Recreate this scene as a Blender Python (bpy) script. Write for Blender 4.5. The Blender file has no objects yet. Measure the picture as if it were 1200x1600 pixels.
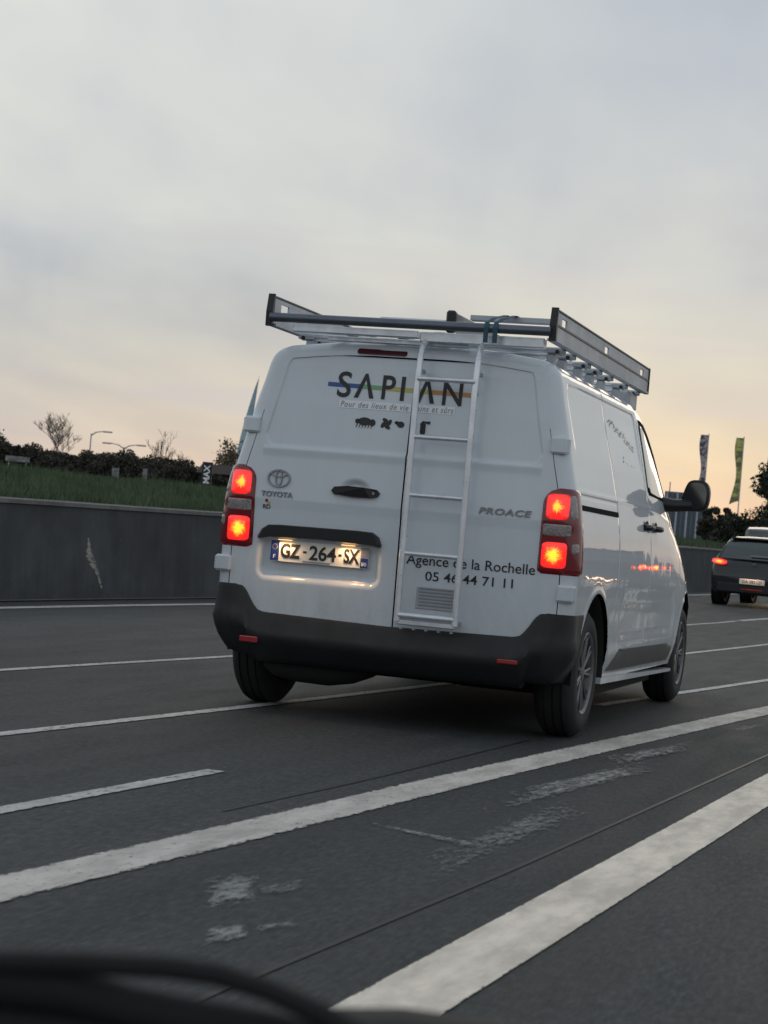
import bpy, math, random
import numpy as np
from mathutils import Matrix, Vector
random.seed(7)
RNG = np.random.default_rng(7)
S = bpy.context.scene
COL = S.collection

# ------------------------------------------------------------------ camera
cam_d = bpy.data.cameras.new('camera')
cam = bpy.data.objects.new('camera', cam_d)
COL.objects.link(cam)
F_ = Vector((-0.29691138, 0.95483115, 0.01187914))
R_ = Vector((0.95162634, 0.29483902, 0.08647117))
U_ = Vector((-0.07906293, -0.03697877, 0.99618353))
m = Matrix((R_, U_, -F_)).transposed().to_4x4()
m.translation = Vector((2.856, -9.3554, 0.9635))
cam.matrix_world = m
cam_d.sensor_fit = 'VERTICAL'
cam_d.sensor_height = 24
cam_d.lens = 3034.04 / 1600 * 24
cam_d.clip_start = 0.05
cam_d.clip_end = 4000
cam_d.dof.use_dof = True
cam_d.dof.focus_distance = 10.2
cam_d.dof.aperture_fstop = 5.6
S.camera = cam

# ------------------------------------------------------------------ sky and sun
SUN_AZ = math.radians(-8)        # clockwise from +Y
SUN_EL = math.radians(5)
world = bpy.data.worlds.new('World')
S.world = world
world.use_nodes = True
wt = world.node_tree
wt.nodes.clear()


class NT:
    """small helper to wire nodes"""
    def __init__(s, tree):
        s.t = tree

    def n(s, typ, ins=None, **props):
        nd = s.t.nodes.new(typ)
        for k, v in props.items():
            setattr(nd, k, v)
        if ins:
            for k, v in ins.items():
                sock = nd.inputs[k]
                if isinstance(v, bpy.types.NodeSocket):
                    s.t.links.new(v, sock)
                else:
                    sock.default_value = v
        return nd

    def math(s, op, a, b=0.0, c=0.0, clamp=False):
        nd = s.n('ShaderNodeMath', {0: a, 1: b, 2: c}, operation=op)
        nd.use_clamp = clamp
        return nd.outputs[0]

    def ramp(s, fac, stops, interp='LINEAR'):
        nd = s.n('ShaderNodeValToRGB', {0: fac})
        cr = nd.color_ramp
        cr.interpolation = interp
        while len(cr.elements) < len(stops):
            cr.elements.new(0.5)
        for e, (p, c) in zip(cr.elements, stops):
            e.position = p
            e.color = (c, c, c, 1) if isinstance(c, (int, float)) else (*c, 1)
        return nd.outputs[0]

    def mix(s, fac, a, b, blend='MIX'):
        nd = s.n('ShaderNodeMix', data_type='RGBA', blend_type=blend)
        for i, v in ((0, fac), (6, a), (7, b)):
            if isinstance(v, bpy.types.NodeSocket):
                s.t.links.new(v, nd.inputs[i])
            else:
                nd.inputs[i].default_value = v if i == 0 else (*v, 1)
        return nd.outputs[2]

    def noise(s, vec, scale, detail=4, rough=0.5, dist=0.0):
        return s.n('ShaderNodeTexNoise', {'Vector': vec, 'Scale': scale, 'Detail': detail,
                                          'Roughness': rough, 'Distortion': dist}).outputs[0]


w = NT(wt)
geo = w.n('ShaderNodeTexCoord').outputs['Generated']
sep = w.n('ShaderNodeSeparateXYZ', {0: geo})
X, Y, Z = sep.outputs
sky = w.n('ShaderNodeTexSky', sky_type='NISHITA', sun_disc=False,
          sun_elevation=SUN_EL, sun_rotation=SUN_AZ, dust_density=2.0).outputs[0]
zc = w.math('MAXIMUM', Z, 0.0)
# warmth towards the set sun (azimuth only)
azdot = w.math('ADD', w.math('MULTIPLY', X, math.sin(SUN_AZ)), w.math('MULTIPLY', Y, math.cos(SUN_AZ)))
azdot = w.math('DIVIDE', azdot, w.math('SQRT', w.math('MAXIMUM', w.math('SUBTRACT', 1.0, w.math('MULTIPLY', Z, Z)), 0.001)))
warm = w.ramp(azdot, [(0.0, 0.0), (0.80, 0.05), (0.93, 0.2), (0.985, 0.6), (0.999, 1.0)])
cool = w.ramp(zc, [(0.0, (0.54, 0.48, 0.45)), (0.035, (0.53, 0.495, 0.475)), (0.09, (0.505, 0.51, 0.505)),
                   (0.15, (0.60, 0.61, 0.595)), (0.27, (0.69, 0.695, 0.665)), (0.6, (0.48, 0.52, 0.55)), (1.0, (0.40, 0.45, 0.49))])
hot = w.ramp(zc, [(0.0, (0.76, 0.47, 0.355)), (0.022, (0.735, 0.52, 0.37)), (0.045, (0.64, 0.545, 0.41)),
                  (0.085, (0.545, 0.535, 0.48)), (0.14, (0.52, 0.565, 0.565)), (0.24, (0.435, 0.485, 0.545)),
                  (0.5, (0.42, 0.47, 0.52)), (1.0, (0.40, 0.45, 0.49))])
base = w.mix(warm, cool, hot)
# thin sheet of cloud: direction divided by height gives streaks that flatten to the horizon
den = w.math('ADD', zc, 0.10)
cx = w.math('DIVIDE', X, den)
cy = w.math('DIVIDE', Y, den)
cv = w.n('ShaderNodeCombineXYZ', {0: cx, 1: cy, 2: 0.0}).outputs[0]
cvm = w.n('ShaderNodeMapping', {'Vector': cv, 'Rotation': (0, 0, 0.5), 'Scale': (1.0, 0.45, 1)}).outputs[0]
n1 = w.noise(cvm, 1.1, 5, 0.5, 0.4)
n2 = w.noise(geo, 7.5, 4, 0.5, 0.3)
cl = w.math('ADD', w.math('MULTIPLY', n1, 0.5), w.math('MULTIPLY', n2, 0.5))
shade = w.ramp(cl, [(0.36, (0.76, 0.80, 0.88)), (0.45, (0.91, 0.93, 0.965)), (0.54, (1.03, 1.03, 1.01)), (0.64, (1.12, 1.115, 1.08))])
base2 = w.mix(1.0, base, shade, 'MULTIPLY')
# a few long lavender-grey bars low over the horizon
elev_map = w.n('ShaderNodeMapping', {'Vector': geo, 'Scale': (3.0, 3.0, 26.0)}).outputs[0]
n3 = w.noise(elev_map, 1.3, 4, 0.5, 0.2)
low = w.ramp(zc, [(0.02, 0.0), (0.06, 1.0), (0.12, 0.8), (0.2, 0.0)])
bars = w.math('MULTIPLY', w.ramp(n3, [(0.50, 0.0), (0.62, 1.0)], 'EASE'), low)
base3 = w.mix(w.math('MULTIPLY', bars, 0.55), base2, (0.50, 0.50, 0.52))
# below the horizon the sky dome shows the dim land
under = w.ramp(w.math('MULTIPLY', Z, -1.0), [(0.0, 0.0), (0.01, 1.0)])
# dusk: the sky is brightest over the set sun and dims towards the east behind the camera
dim = w.ramp(w.math('ADD', w.math('MULTIPLY', azdot, 0.5), 0.5), [(0.0, (0.84, 0.88, 0.92)), (0.45, (0.90, 0.93, 0.96)), (0.75, (0.95, 0.96, 0.97)), (0.95, (1.0, 1.0, 1.0))])
base3 = w.mix(1.0, base3, dim, 'MULTIPLY')
base4 = w.mix(under, base3, (0.05, 0.05, 0.05))
bg1 = w.n('ShaderNodeBackground', {'Color': base4, 'Strength': 1.14})
bg2 = w.n('ShaderNodeBackground', {'Color': sky, 'Strength': 0.06})
addn = w.n('ShaderNodeMixShader', {0: 0.95, 1: bg2.outputs[0], 2: bg1.outputs[0]})   # nearly closed cloud sheet under the sky
w.n('ShaderNodeOutputWorld', {'Surface': addn.outputs[0]})

sun_d = bpy.data.lights.new('sun', 'SUN')
sun_d.energy = 0.22
sun_d.angle = math.radians(25)
sun_d.color = (1.0, 0.80, 0.60)
sun = bpy.data.objects.new('sun', sun_d)
COL.objects.link(sun)
el = math.radians(12)
sd = Vector((math.sin(SUN_AZ) * math.cos(el), math.cos(SUN_AZ) * math.cos(el), math.sin(el)))
sun.rotation_euler = sd.to_track_quat('Z', 'Y').to_euler()

S.view_settings.view_transform = 'Standard'
S.view_settings.look = 'None'
S.view_settings.gamma = 1
S.view_settings.exposure = 0.0
S.view_settings.use_curve_mapping = False
S.render.engine = 'CYCLES'
S.cycles.max_bounces = 8
S.cycles.diffuse_bounces = 3
S.cycles.sample_clamp_indirect = 4.0
S.cycles.use_denoising = True


# ------------------------------------------------------------------ materials
def mat(name, color=(0.5, 0.5, 0.5), rough=0.5, metal=0.0, coat=0.0, emis=None, estr=0.0, var=0.0, vscale=8.0,
        bump=0.0, bscale=60.0, spec=0.5, trans=0.0, rvar=0.0, bdist=0.02):
    mt = bpy.data.materials.new(name)
    mt.use_nodes = True
    t = NT(mt.node_tree)
    b = mt.node_tree.nodes['Principled BSDF']
    b.inputs['Base Color'].default_value = (*color, 1)
    b.inputs['Roughness'].default_value = rough
    b.inputs['Metallic'].default_value = metal
    b.inputs['Coat Weight'].default_value = coat
    b.inputs['Coat Roughness'].default_value = 0.04
    b.inputs['Specular IOR Level'].default_value = spec
    b.inputs['Transmission Weight'].default_value = trans
    oc = t.n('ShaderNodeTexCoord').outputs['Object']
    if var > 0:
        n = t.noise(oc, vscale, 5, 0.6)
        c = t.ramp(n, [(0.3, tuple(x * (1 - var) for x in color)), (0.7, tuple(min(1, x * (1 + var)) for x in color))])
        mt.node_tree.links.new(c, b.inputs['Base Color'])
    if rvar > 0:
        n = t.noise(oc, vscale * 1.7, 4, 0.6)
        c = t.ramp(n, [(0.3, max(0.02, rough - rvar)), (0.7, min(1, rough + rvar))])
        mt.node_tree.links.new(c, b.inputs['Roughness'])
    if bump > 0:
        n = t.noise(oc, bscale, 4, 0.6)
        bn = t.n('ShaderNodeBump', {'Height': n, 'Strength': bump, 'Distance': bdist}).outputs[0]
        mt.node_tree.links.new(bn, b.inputs['Normal'])
    if emis:
        b.inputs['Emission Color'].default_value = (*emis, 1)
        b.inputs['Emission Strength'].default_value = estr
    return mt


def paint_mat(name, color, dirt=0.25):
    """clearcoated car paint with road grime gathering low down and in streaks"""
    mt = mat(name, color, 0.5, coat=0.9, spec=0.25)
    t = NT(mt.node_tree)
    b = mt.node_tree.nodes['Principled BSDF']
    oc = t.n('ShaderNodeTexCoord').outputs['Object']
    z = t.n('ShaderNodeSeparateXYZ', {0: oc}).outputs[2]
    n = t.noise(t.n('ShaderNodeMapping', {'Vector': oc, 'Scale': (5, 5, 1.3)}).outputs[0], 1.6, 6, 0.65)
    n2 = t.noise(oc, 38, 3, 0.6)
    hz = t.ramp(z, [(0.3, 1.0), (0.75, 0.35), (1.0, 0.16)])
    g = t.math('MULTIPLY', t.math('MULTIPLY', hz, t.ramp(n, [(0.3, 0.25), (0.75, 1.0)])), t.ramp(n2, [(0.3, 0.7), (0.7, 1.0)]))
    g = t.math('MULTIPLY', g, dirt * 2)
    c = t.mix(g, color, (0.20, 0.185, 0.165))
    mt.node_tree.links.new(c, b.inputs['Base Color'])
    mt.node_tree.links.new(t.math('SUBTRACT', 0.95, t.math('MULTIPLY', g, 0.7)), b.inputs['Coat Weight'])
    mt.node_tree.links.new(t.math('ADD', 0.02, t.math('MULTIPLY', g, 0.16)), b.inputs['Coat Roughness'])
    bn = t.n('ShaderNodeBump', {'Height': t.noise(oc, 3.2, 2, 0.4), 'Strength': 0.10, 'Distance': 0.02}).outputs[0]
    mt.node_tree.links.new(bn, b.inputs['Coat Normal'])
    return mt


M = {}
M['white'] = paint_mat('van_white', (0.69, 0.74, 0.80), 0.34)
M['dark_paint'] = paint_mat('dark_paint', (0.010, 0.011, 0.015), 0.05)
M['grey_paint'] = paint_mat('grey_paint', (0.28, 0.29, 0.30), 0.2)
M['plastic'] = mat('black_plastic', (0.012, 0.013, 0.0145), 0.55, var=0.25, vscale=5, bump=0.12, bscale=300, rvar=0.1)
M['black'] = mat('black_trim', (0.010, 0.011, 0.013), 0.4)
M['seal'] = mat('rubber_seal', (0.012, 0.012, 0.013), 0.9, spec=0.1)
M['under'] = mat('underbody', (0.010, 0.010, 0.010), 0.85)
M['tyre'] = mat('tyre_rubber', (0.016, 0.016, 0.017), 0.75, var=0.3, vscale=14, bump=0.2, bscale=120)
M['rim'] = mat('alloy_rim', (0.15, 0.15, 0.155), 0.45, metal=0.6, var=0.2, vscale=20)
M['alu'] = mat('aluminium', (0.72, 0.75, 0.79), 0.38, metal=0.85, var=0.12, vscale=9, rvar=0.08)
M['alu_dull'] = mat('dull_aluminium', (0.46, 0.48, 0.52), 0.5, metal=0.7, var=0.15, vscale=7)
M['ladder'] = mat('ladder_tube', (0.74, 0.76, 0.80), 0.32, metal=0.55, var=0.12, vscale=10, rvar=0.08)
M['rolltube'] = mat('roller_tube', (0.14, 0.16, 0.19), 0.35, metal=0.6, var=0.1)
M['strap'] = mat('strap_blue', (0.03, 0.09, 0.13), 0.7)
M['glass'] = mat('tinted_glass', (0.02, 0.028, 0.03), 0.03, coat=1.0, spec=0.8)
M['ink'] = mat('black_vinyl', (0.018, 0.018, 0.022), 0.45)
M['blue'] = mat('blue_vinyl', (0.035, 0.10, 0.33), 0.4)
M['green'] = mat('green_vinyl', (0.20, 0.42, 0.20), 0.4)
M['yellow'] = mat('yellow_vinyl', (0.56, 0.47, 0.14), 0.4)
M['orange'] = mat('orange_vinyl', (0.55, 0.26, 0.09), 0.4)
M['tagwhite'] = mat('white_vinyl', (0.88, 0.90, 0.93), 0.4)
M['greyink'] = mat('grey_vinyl', (0.26, 0.27, 0.30), 0.45)
M['chrome'] = mat('chrome', (0.24, 0.25, 0.27), 0.22, metal=1.0)
M['chrome_dull'] = mat('dull_chrome', (0.20, 0.21, 0.23), 0.3, metal=0.9)
M['plate'] = mat('plate_white', (0.78, 0.76, 0.70), 0.4)
M['plateblue'] = mat('plate_blue', (0.015, 0.04, 0.22), 0.4)
M['lens'] = mat('red_lens', (0.10, 0.006, 0.008), 0.12, coat=1.0)
M['lens_dark'] = mat('dark_red_lens', (0.11, 0.006, 0.012), 0.2, coat=0.8, emis=(1.0, 0.02, 0.03), estr=0.018)
M['lens_off'] = mat('unlit_red_lens', (0.07, 0.008, 0.014), 0.25, coat=0.6)
M['mirror'] = mat('mirror_silver', (0.16, 0.17, 0.18), 0.04, metal=1.0)
M['grey_trim'] = mat('grey_moulding', (0.075, 0.075, 0.075), 0.5, var=0.2, vscale=12)
M['vent_grey'] = mat('vent_grey', (0.36, 0.38, 0.41), 0.5)
M['clear'] = mat('clear_lens', (0.30, 0.27, 0.27), 0.12, coat=1.0, metal=0.3, var=0.3, vscale=50, bump=0.5, bscale=90)
M['reflector'] = mat('red_reflector', (0.35, 0.02, 0.025), 0.25, coat=1.0)
M['gold'] = mat('faded_gold_vinyl', (0.55, 0.53, 0.46), 0.45)
M['plamp'] = mat('plate_lamp', (1, 0.8, 0.5), 0.4, emis=(1, 0.55, 0.2), estr=2.5)
M['headlamp'] = mat('headlamp_glow', (1, 0.9, 0.7), 0.4, emis=(1, 0.80, 0.55), estr=55)


def lamp_mat(name, strength, core=(1.0, 0.52, 0.04), rim=(1.0, 0.02, 0.012), seed=0.0, hot=1.0):
    """lit red lens: hot bulb in the middle, ribbed streaks around it (uses the lens' own UV)"""
    mt = bpy.data.materials.new(name)
    mt.use_nodes = True
    t = NT(mt.node_tree)
    b = mt.node_tree.nodes['Principled BSDF']
    b.inputs['Base Color'].default_value = (0.25, 0.01, 0.01, 1)
    b.inputs['Roughness'].default_value = 0.15
    b.inputs['Coat Weight'].default_value = 1.0
    uv = t.n('ShaderNodeUVMap', uv_map='UVMap').outputs[0]
    s = t.n('ShaderNodeSeparateXYZ', {0: uv})
    dx = t.math('SUBTRACT', s.outputs[0], 0.5)
    dy = t.math('SUBTRACT', s.outputs[1], 0.5)
    r = t.math('SQRT', t.math('ADD', t.math('MULTIPLY', dx, dx), t.math('MULTIPLY', dy, dy)))
    ang = t.math('ARCTAN2', dy, dx)
    cv = t.n('ShaderNodeCombineXYZ', {0: t.math('MULTIPLY', ang, 3.2), 1: t.math('MULTIPLY', r, 1.5), 2: seed}).outputs[0]
    st = t.noise(cv, 2.2, 3, 0.7)
    uvm = t.n('ShaderNodeVectorMath', {0: uv, 1: (seed, seed * 2, 0)}, operation='ADD').outputs[0]
    bl = t.noise(uvm, 7.0, 3, 0.6)
    k = t.math('ADD', r, t.math('MULTIPLY', t.math('SUBTRACT', st, 0.5), 0.42))
    k = t.math('ADD', k, t.math('MULTIPLY', t.math('SUBTRACT', bl, 0.5), 0.30))
    col = t.ramp(k, [(0.0, (1.0, 0.62, 0.02)), (0.16 * hot, core), (0.24 * hot, (1.0, 0.20, 0.015)), (0.32 * hot, rim),
                     (0.5, (0.8, 0.012, 0.010)), (0.62, (0.45, 0.008, 0.01))])
    mt.node_tree.links.new(col, b.inputs['Emission Color'])
    b.inputs['Emission Strength'].default_value = strength
    # fine vertical prisms in the moulded lens
    wv = t.n('ShaderNodeTexWave', {'Vector': uv, 'Scale': 6.0, 'Distortion': 0.4})
    bn = t.n('ShaderNodeBump', {'Height': wv.outputs[0], 'Strength': 0.4, 'Distance': 0.01}).outputs[0]
    mt.node_tree.links.new(bn, b.inputs['Normal'])
    return mt


M['brake_a'] = lamp_mat('brake_lamp_upper', 1.35, seed=1.3, hot=0.78)
M['brake_b'] = lamp_mat('brake_lamp_lower', 1.7, seed=4.1, hot=1.08)
M['brake_far'] = lamp_mat('brake_lamp_small', 1.25, seed=2.2, hot=1.1)


def asphalt_mat():
    mt = mat('asphalt', (0.05, 0.05, 0.05), 0.8)
    t = NT(mt.node_tree)
    b = mt.node_tree.nodes['Principled BSDF']
    oc = t.n('ShaderNodeTexCoord').outputs['Object']
    rot = t.n('ShaderNodeMapping', {'Vector': oc, 'Rotation': (0, 0, math.radians(5)), 'Scale': (1, 0.22, 1)}).outputs[0]
    big = t.noise(rot, 0.55, 5, 0.6, 0.4)
    mid = t.noise(rot, 5.0, 5, 0.65)
    fine = t.noise(rot, 62.0, 4, 0.75)
    stone = t.noise(oc, 210.0, 2, 0.6)
    c1 = t.ramp(big, [(0.3, (0.027, 0.031, 0.032)), (0.7, (0.043, 0.046, 0.047))])
    c2 = t.mix(1.0, c1, t.ramp(mid, [(0.25, 0.78), (0.75, 1.22)]), 'MULTIPLY')
    c3 = t.mix(1.0, c2, t.ramp(fine, [(0.32, 0.42), (0.5, 0.95), (0.68, 1.70)]), 'MULTIPLY')
    trk = t.noise(t.n('ShaderNodeMapping', {'Vector': oc, 'Rotation': (0, 0, math.radians(5)), 'Scale': (1, 0.03, 1)}).outputs[0], 2.6, 4, 0.55)
    c3 = t.mix(1.0, c3, t.ramp(trk, [(0.32, 0.70), (0.68, 1.25)]), 'MULTIPLY')
    pt = t.noise(oc, 16.0, 5, 0.75)
    c3 = t.mix(1.0, c3, t.ramp(pt, [(0.25, 0.72), (0.5, 1.0), (0.75, 1.25)]), 'MULTIPLY')
    # pale stones showing in the worn binder
    c4 = t.mix(t.ramp(stone, [(0.60, 0.0), (0.70, 0.5)]), c3, (0.15, 0.15, 0.145))
    mt.node_tree.links.new(c4, b.inputs['Base Color'])
    h = t.math('ADD', fine, t.math('MULTIPLY', stone, 0.6))
    bn = t.n('ShaderNodeBump', {'Height': h, 'Strength': 0.5, 'Distance': 0.006}).outputs[0]
    mt.node_tree.links.new(bn, b.inputs['Normal'])
    mt.node_tree.links.new(t.ramp(mid, [(0.3, 0.72), (0.7, 0.9)]), b.inputs['Roughness'])
    return mt


def marking_mat(name, color, lo, hi, scale=26, edge=0.10, both=False):
    """road paint worn away in flecks; the bare places are transparent so the asphalt below shows"""
    mt = bpy.data.materials.new(name)
    mt.use_nodes = True
    t = NT(mt.node_tree)
    b = mt.node_tree.nodes['Principled BSDF']
    out = mt.node_tree.nodes['Material Output']
    b.inputs['Roughness'].default_value = 0.75
    oc = t.n('ShaderNodeTexCoord').outputs['Object']
    st = t.n('ShaderNodeMapping', {'Vector': oc, 'Rotation': (0, 0, math.radians(6)), 'Scale': (1, 0.3, 1)}).outputs[0]
    n = t.noise(st, scale, 6, 0.72)
    n2 = t.noise(oc, 2.3, 4, 0.6)
    uv = t.n('ShaderNodeUVMap', uv_map='UVMap').outputs[0]
    v = t.n('ShaderNodeSeparateXYZ', {0: uv}).outputs[0]
    d = t.math('MINIMUM', v, t.math('SUBTRACT', 1.0, v))
    if both:
        q = t.n('ShaderNodeSeparateXYZ', {0: uv}).outputs[1]
        d = t.math('MINIMUM', d, t.math('MINIMUM', q, t.math('SUBTRACT', 1.0, q)))
    e = t.ramp(d, [(0.0, 0.0), (edge, 1.0)])
    k = t.math('ADD', t.math('ADD', n, t.math('MULTIPLY', t.math('SUBTRACT', n2, 0.5), 0.18)),
               t.math('MULTIPLY', t.math('SUBTRACT', e, 1.0), 0.25))
    a = t.ramp(k, [(lo, 0.0), (hi, 1.0)])
    dirt = t.noise(st, 9, 5, 0.65)
    col = t.mix(t.ramp(dirt, [(0.38, 0.8), (0.62, 0.0)]), color, tuple(x * 0.60 for x in color))
    mt.node_tree.links.new(col, b.inputs['Base Color'])
    tr = t.n('ShaderNodeBsdfTransparent')
    mx = t.n('ShaderNodeMixShader', {0: a, 1: tr.outputs[0], 2: b.outputs[0]})
    mt.node_tree.links.new(mx.outputs[0], out.inputs['Surface'])
    return mt


M['asphalt'] = asphalt_mat()
M['line_solid'] = marking_mat('line_paint_solid', (0.68, 0.63, 0.575), 0.25, 0.42, scale=70)
M['line_edge'] = marking_mat('line_paint_edge', (0.95, 0.83, 0.70), 0.18, 0.30, scale=70, edge=0.04)
M['line_thin'] = marking_mat('line_paint_thin', (0.62, 0.60, 0.57), 0.30, 0.46, scale=60)
M['line_worn'] = marking_mat('line_paint_worn', (0.44, 0.43, 0.40), 0.45, 0.62, scale=34, edge=0.3)
M['line_ghost'] = marking_mat('line_paint_ghost', (0.34, 0.34, 0.32), 0.48, 0.70, scale=30, edge=0.4)
M['tar'] = mat('tar_joint', (0.016, 0.017, 0.018), 0.6)


def concrete_mat(name, col, streak=True):
    mt = mat(name, col, 0.85)
    t = NT(mt.node_tree)
    b = mt.node_tree.nodes['Principled BSDF']
    oc = t.n('ShaderNodeTexCoord').outputs['Object']
    st = t.n('ShaderNodeMapping', {'Vector': oc, 'Scale': (1, 1.4, 0.12)}).outputs[0]
    a = t.noise(st, 3.0, 6, 0.65)
    c = t.noise(oc, 1.2, 5, 0.6)
    f = t.noise(oc, 55, 4, 0.65)
    k = t.math('ADD', t.math('MULTIPLY', a, 0.35), t.math('MULTIPLY', c, 0.65))
    cc = t.ramp(k, [(0.36, tuple(x * 0.6 for x in col)), (0.5, col), (0.64, tuple(x * 1.5 for x in col))])
    cc = t.mix(1.0, cc, t.ramp(f, [(0.3, 0.86), (0.7, 1.12)]), 'MULTIPLY')
    spl = t.noise(oc, 9.0, 3, 0.7)
    cc = t.mix(t.ramp(spl, [(0.70, 0.0), (0.78, 0.5)]), cc, (0.16, 0.16, 0.16))
    mt.node_tree.links.new(cc, b.inputs['Base Color'])
    bn = t.n('ShaderNodeBump', {'Height': f, 'Strength': 0.3, 'Distance': 0.01}).outputs[0]
    mt.node_tree.links.new(bn, b.inputs['Normal'])
    return mt


M['wall'] = concrete_mat('dirty_concrete', (0.042, 0.046, 0.053))
M['coping'] = concrete_mat('coping_concrete', (0.12, 0.12, 0.118))
M['verge'] = mat('verge_ground', (0.032, 0.042, 0.024), 0.95, var=0.45, vscale=0.9, bump=0.4, bscale=8)
M['land'] = mat('far_land', (0.05, 0.055, 0.035), 0.95, var=0.3, vscale=0.05)


def leaf_mat(name, c, var=0.5, scale=1.3):
    mt = mat(name, c, 0.8, var=var, vscale=scale)
    return mt


M['grass'] = leaf_mat('grass_blades', (0.072, 0.105, 0.050), 0.5, 1.2)
M['hedge'] = leaf_mat('hedge_leaves', (0.050, 0.047, 0.034), 0.6, 0.5)
M['evergreen'] = leaf_mat('evergreen_leaves', (0.030, 0.038, 0.022), 0.5, 0.9)
M['autumn'] = leaf_mat('thin_autumn_leaves', (0.17, 0.14, 0.085), 0.4, 2.0)
M['bark'] = mat('bark', (0.085, 0.075, 0.065), 0.9, var=0.3, vscale=6)
M['twig'] = mat('bare_twigs', (0.13, 0.11, 0.10), 0.9, var=0.2)


# ------------------------------------------------------------------ mesh helpers
def wloc(o):
    v = Vector((0, 0, 0))
    while o is not None:
        v += o.location
        o = o.parent
    return v


def mk(name, V, F, material, parent=None, smooth=True, uv=None, world=True, kind=None, auto=None):
    V = np.asarray(V, dtype=np.float64)
    if parent is not None and world:
        V = V - np.array(wloc(parent))
    me = bpy.data.meshes.new(name)
    me.from_pydata([tuple(v) for v in V.tolist()], [], [tuple(f) for f in (F.tolist() if isinstance(F, np.ndarray) else F)])
    if uv is not None:
        ul = me.uv_layers.new(name='UVMap')
        li = np.zeros(len(me.loops), dtype=np.int32)
        me.loops.foreach_get('vertex_index', li)
        ul.data.foreach_set('uv', np.asarray(uv, dtype=np.float32)[li].ravel())
    me.materials.append(M[material] if isinstance(material, str) else material)
    if smooth:
        me.polygons.foreach_set('use_smooth', [True] * len(me.polygons))
        if auto:
            me.set_sharp_from_angle(angle=math.radians(auto))
    me.update()
    o = bpy.data.objects.new(name, me)
    COL.objects.link(o)
    if parent is not None:
        o.parent = parent
    if kind:
        o['kind'] = kind
    return o


def fast_mk(name, V, nper, material, parent=None, kind=None, world=True):
    """mesh made of separate triangles (nper=3) or quads (nper=4)"""
    V = np.asarray(V, dtype=np.float32).reshape(-1, 3)
    if parent is not None and world:
        V = V - np.array(wloc(parent), dtype=np.float32)
    n = len(V) // nper
    me = bpy.data.meshes.new(name)
    me.vertices.add(len(V)); me.vertices.foreach_set('co', V.ravel())
    me.loops.add(len(V)); me.loops.foreach_set('vertex_index', np.arange(len(V), dtype=np.int32))
    me.polygons.add(n); me.polygons.foreach_set('loop_start', np.arange(0, len(V), nper, dtype=np.int32))
    me.materials.append(M[material] if isinstance(material, str) else material)
    me.update(calc_edges=True)
    o = bpy.data.objects.new(name, me)
    COL.objects.link(o)
    if parent is not None:
        o.parent = parent
    if kind:
        o['kind'] = kind
    return o


def thing(name, label, cat, loc=(0, 0, 0), rotz=0.0, group=None):
    o = bpy.data.objects.new(name, None)
    COL.objects.link(o)
    o.empty_display_size = 0.3
    o.location = loc
    o.rotation_euler = (0, 0, rotz)
    o['label'] = label
    o['category'] = cat
    if group:
        o['group'] = group
    return o


def tag(o, label, cat, group=None):
    o['label'] = label
    o['category'] = cat
    if group:
        o['group'] = group
    return o


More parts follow.
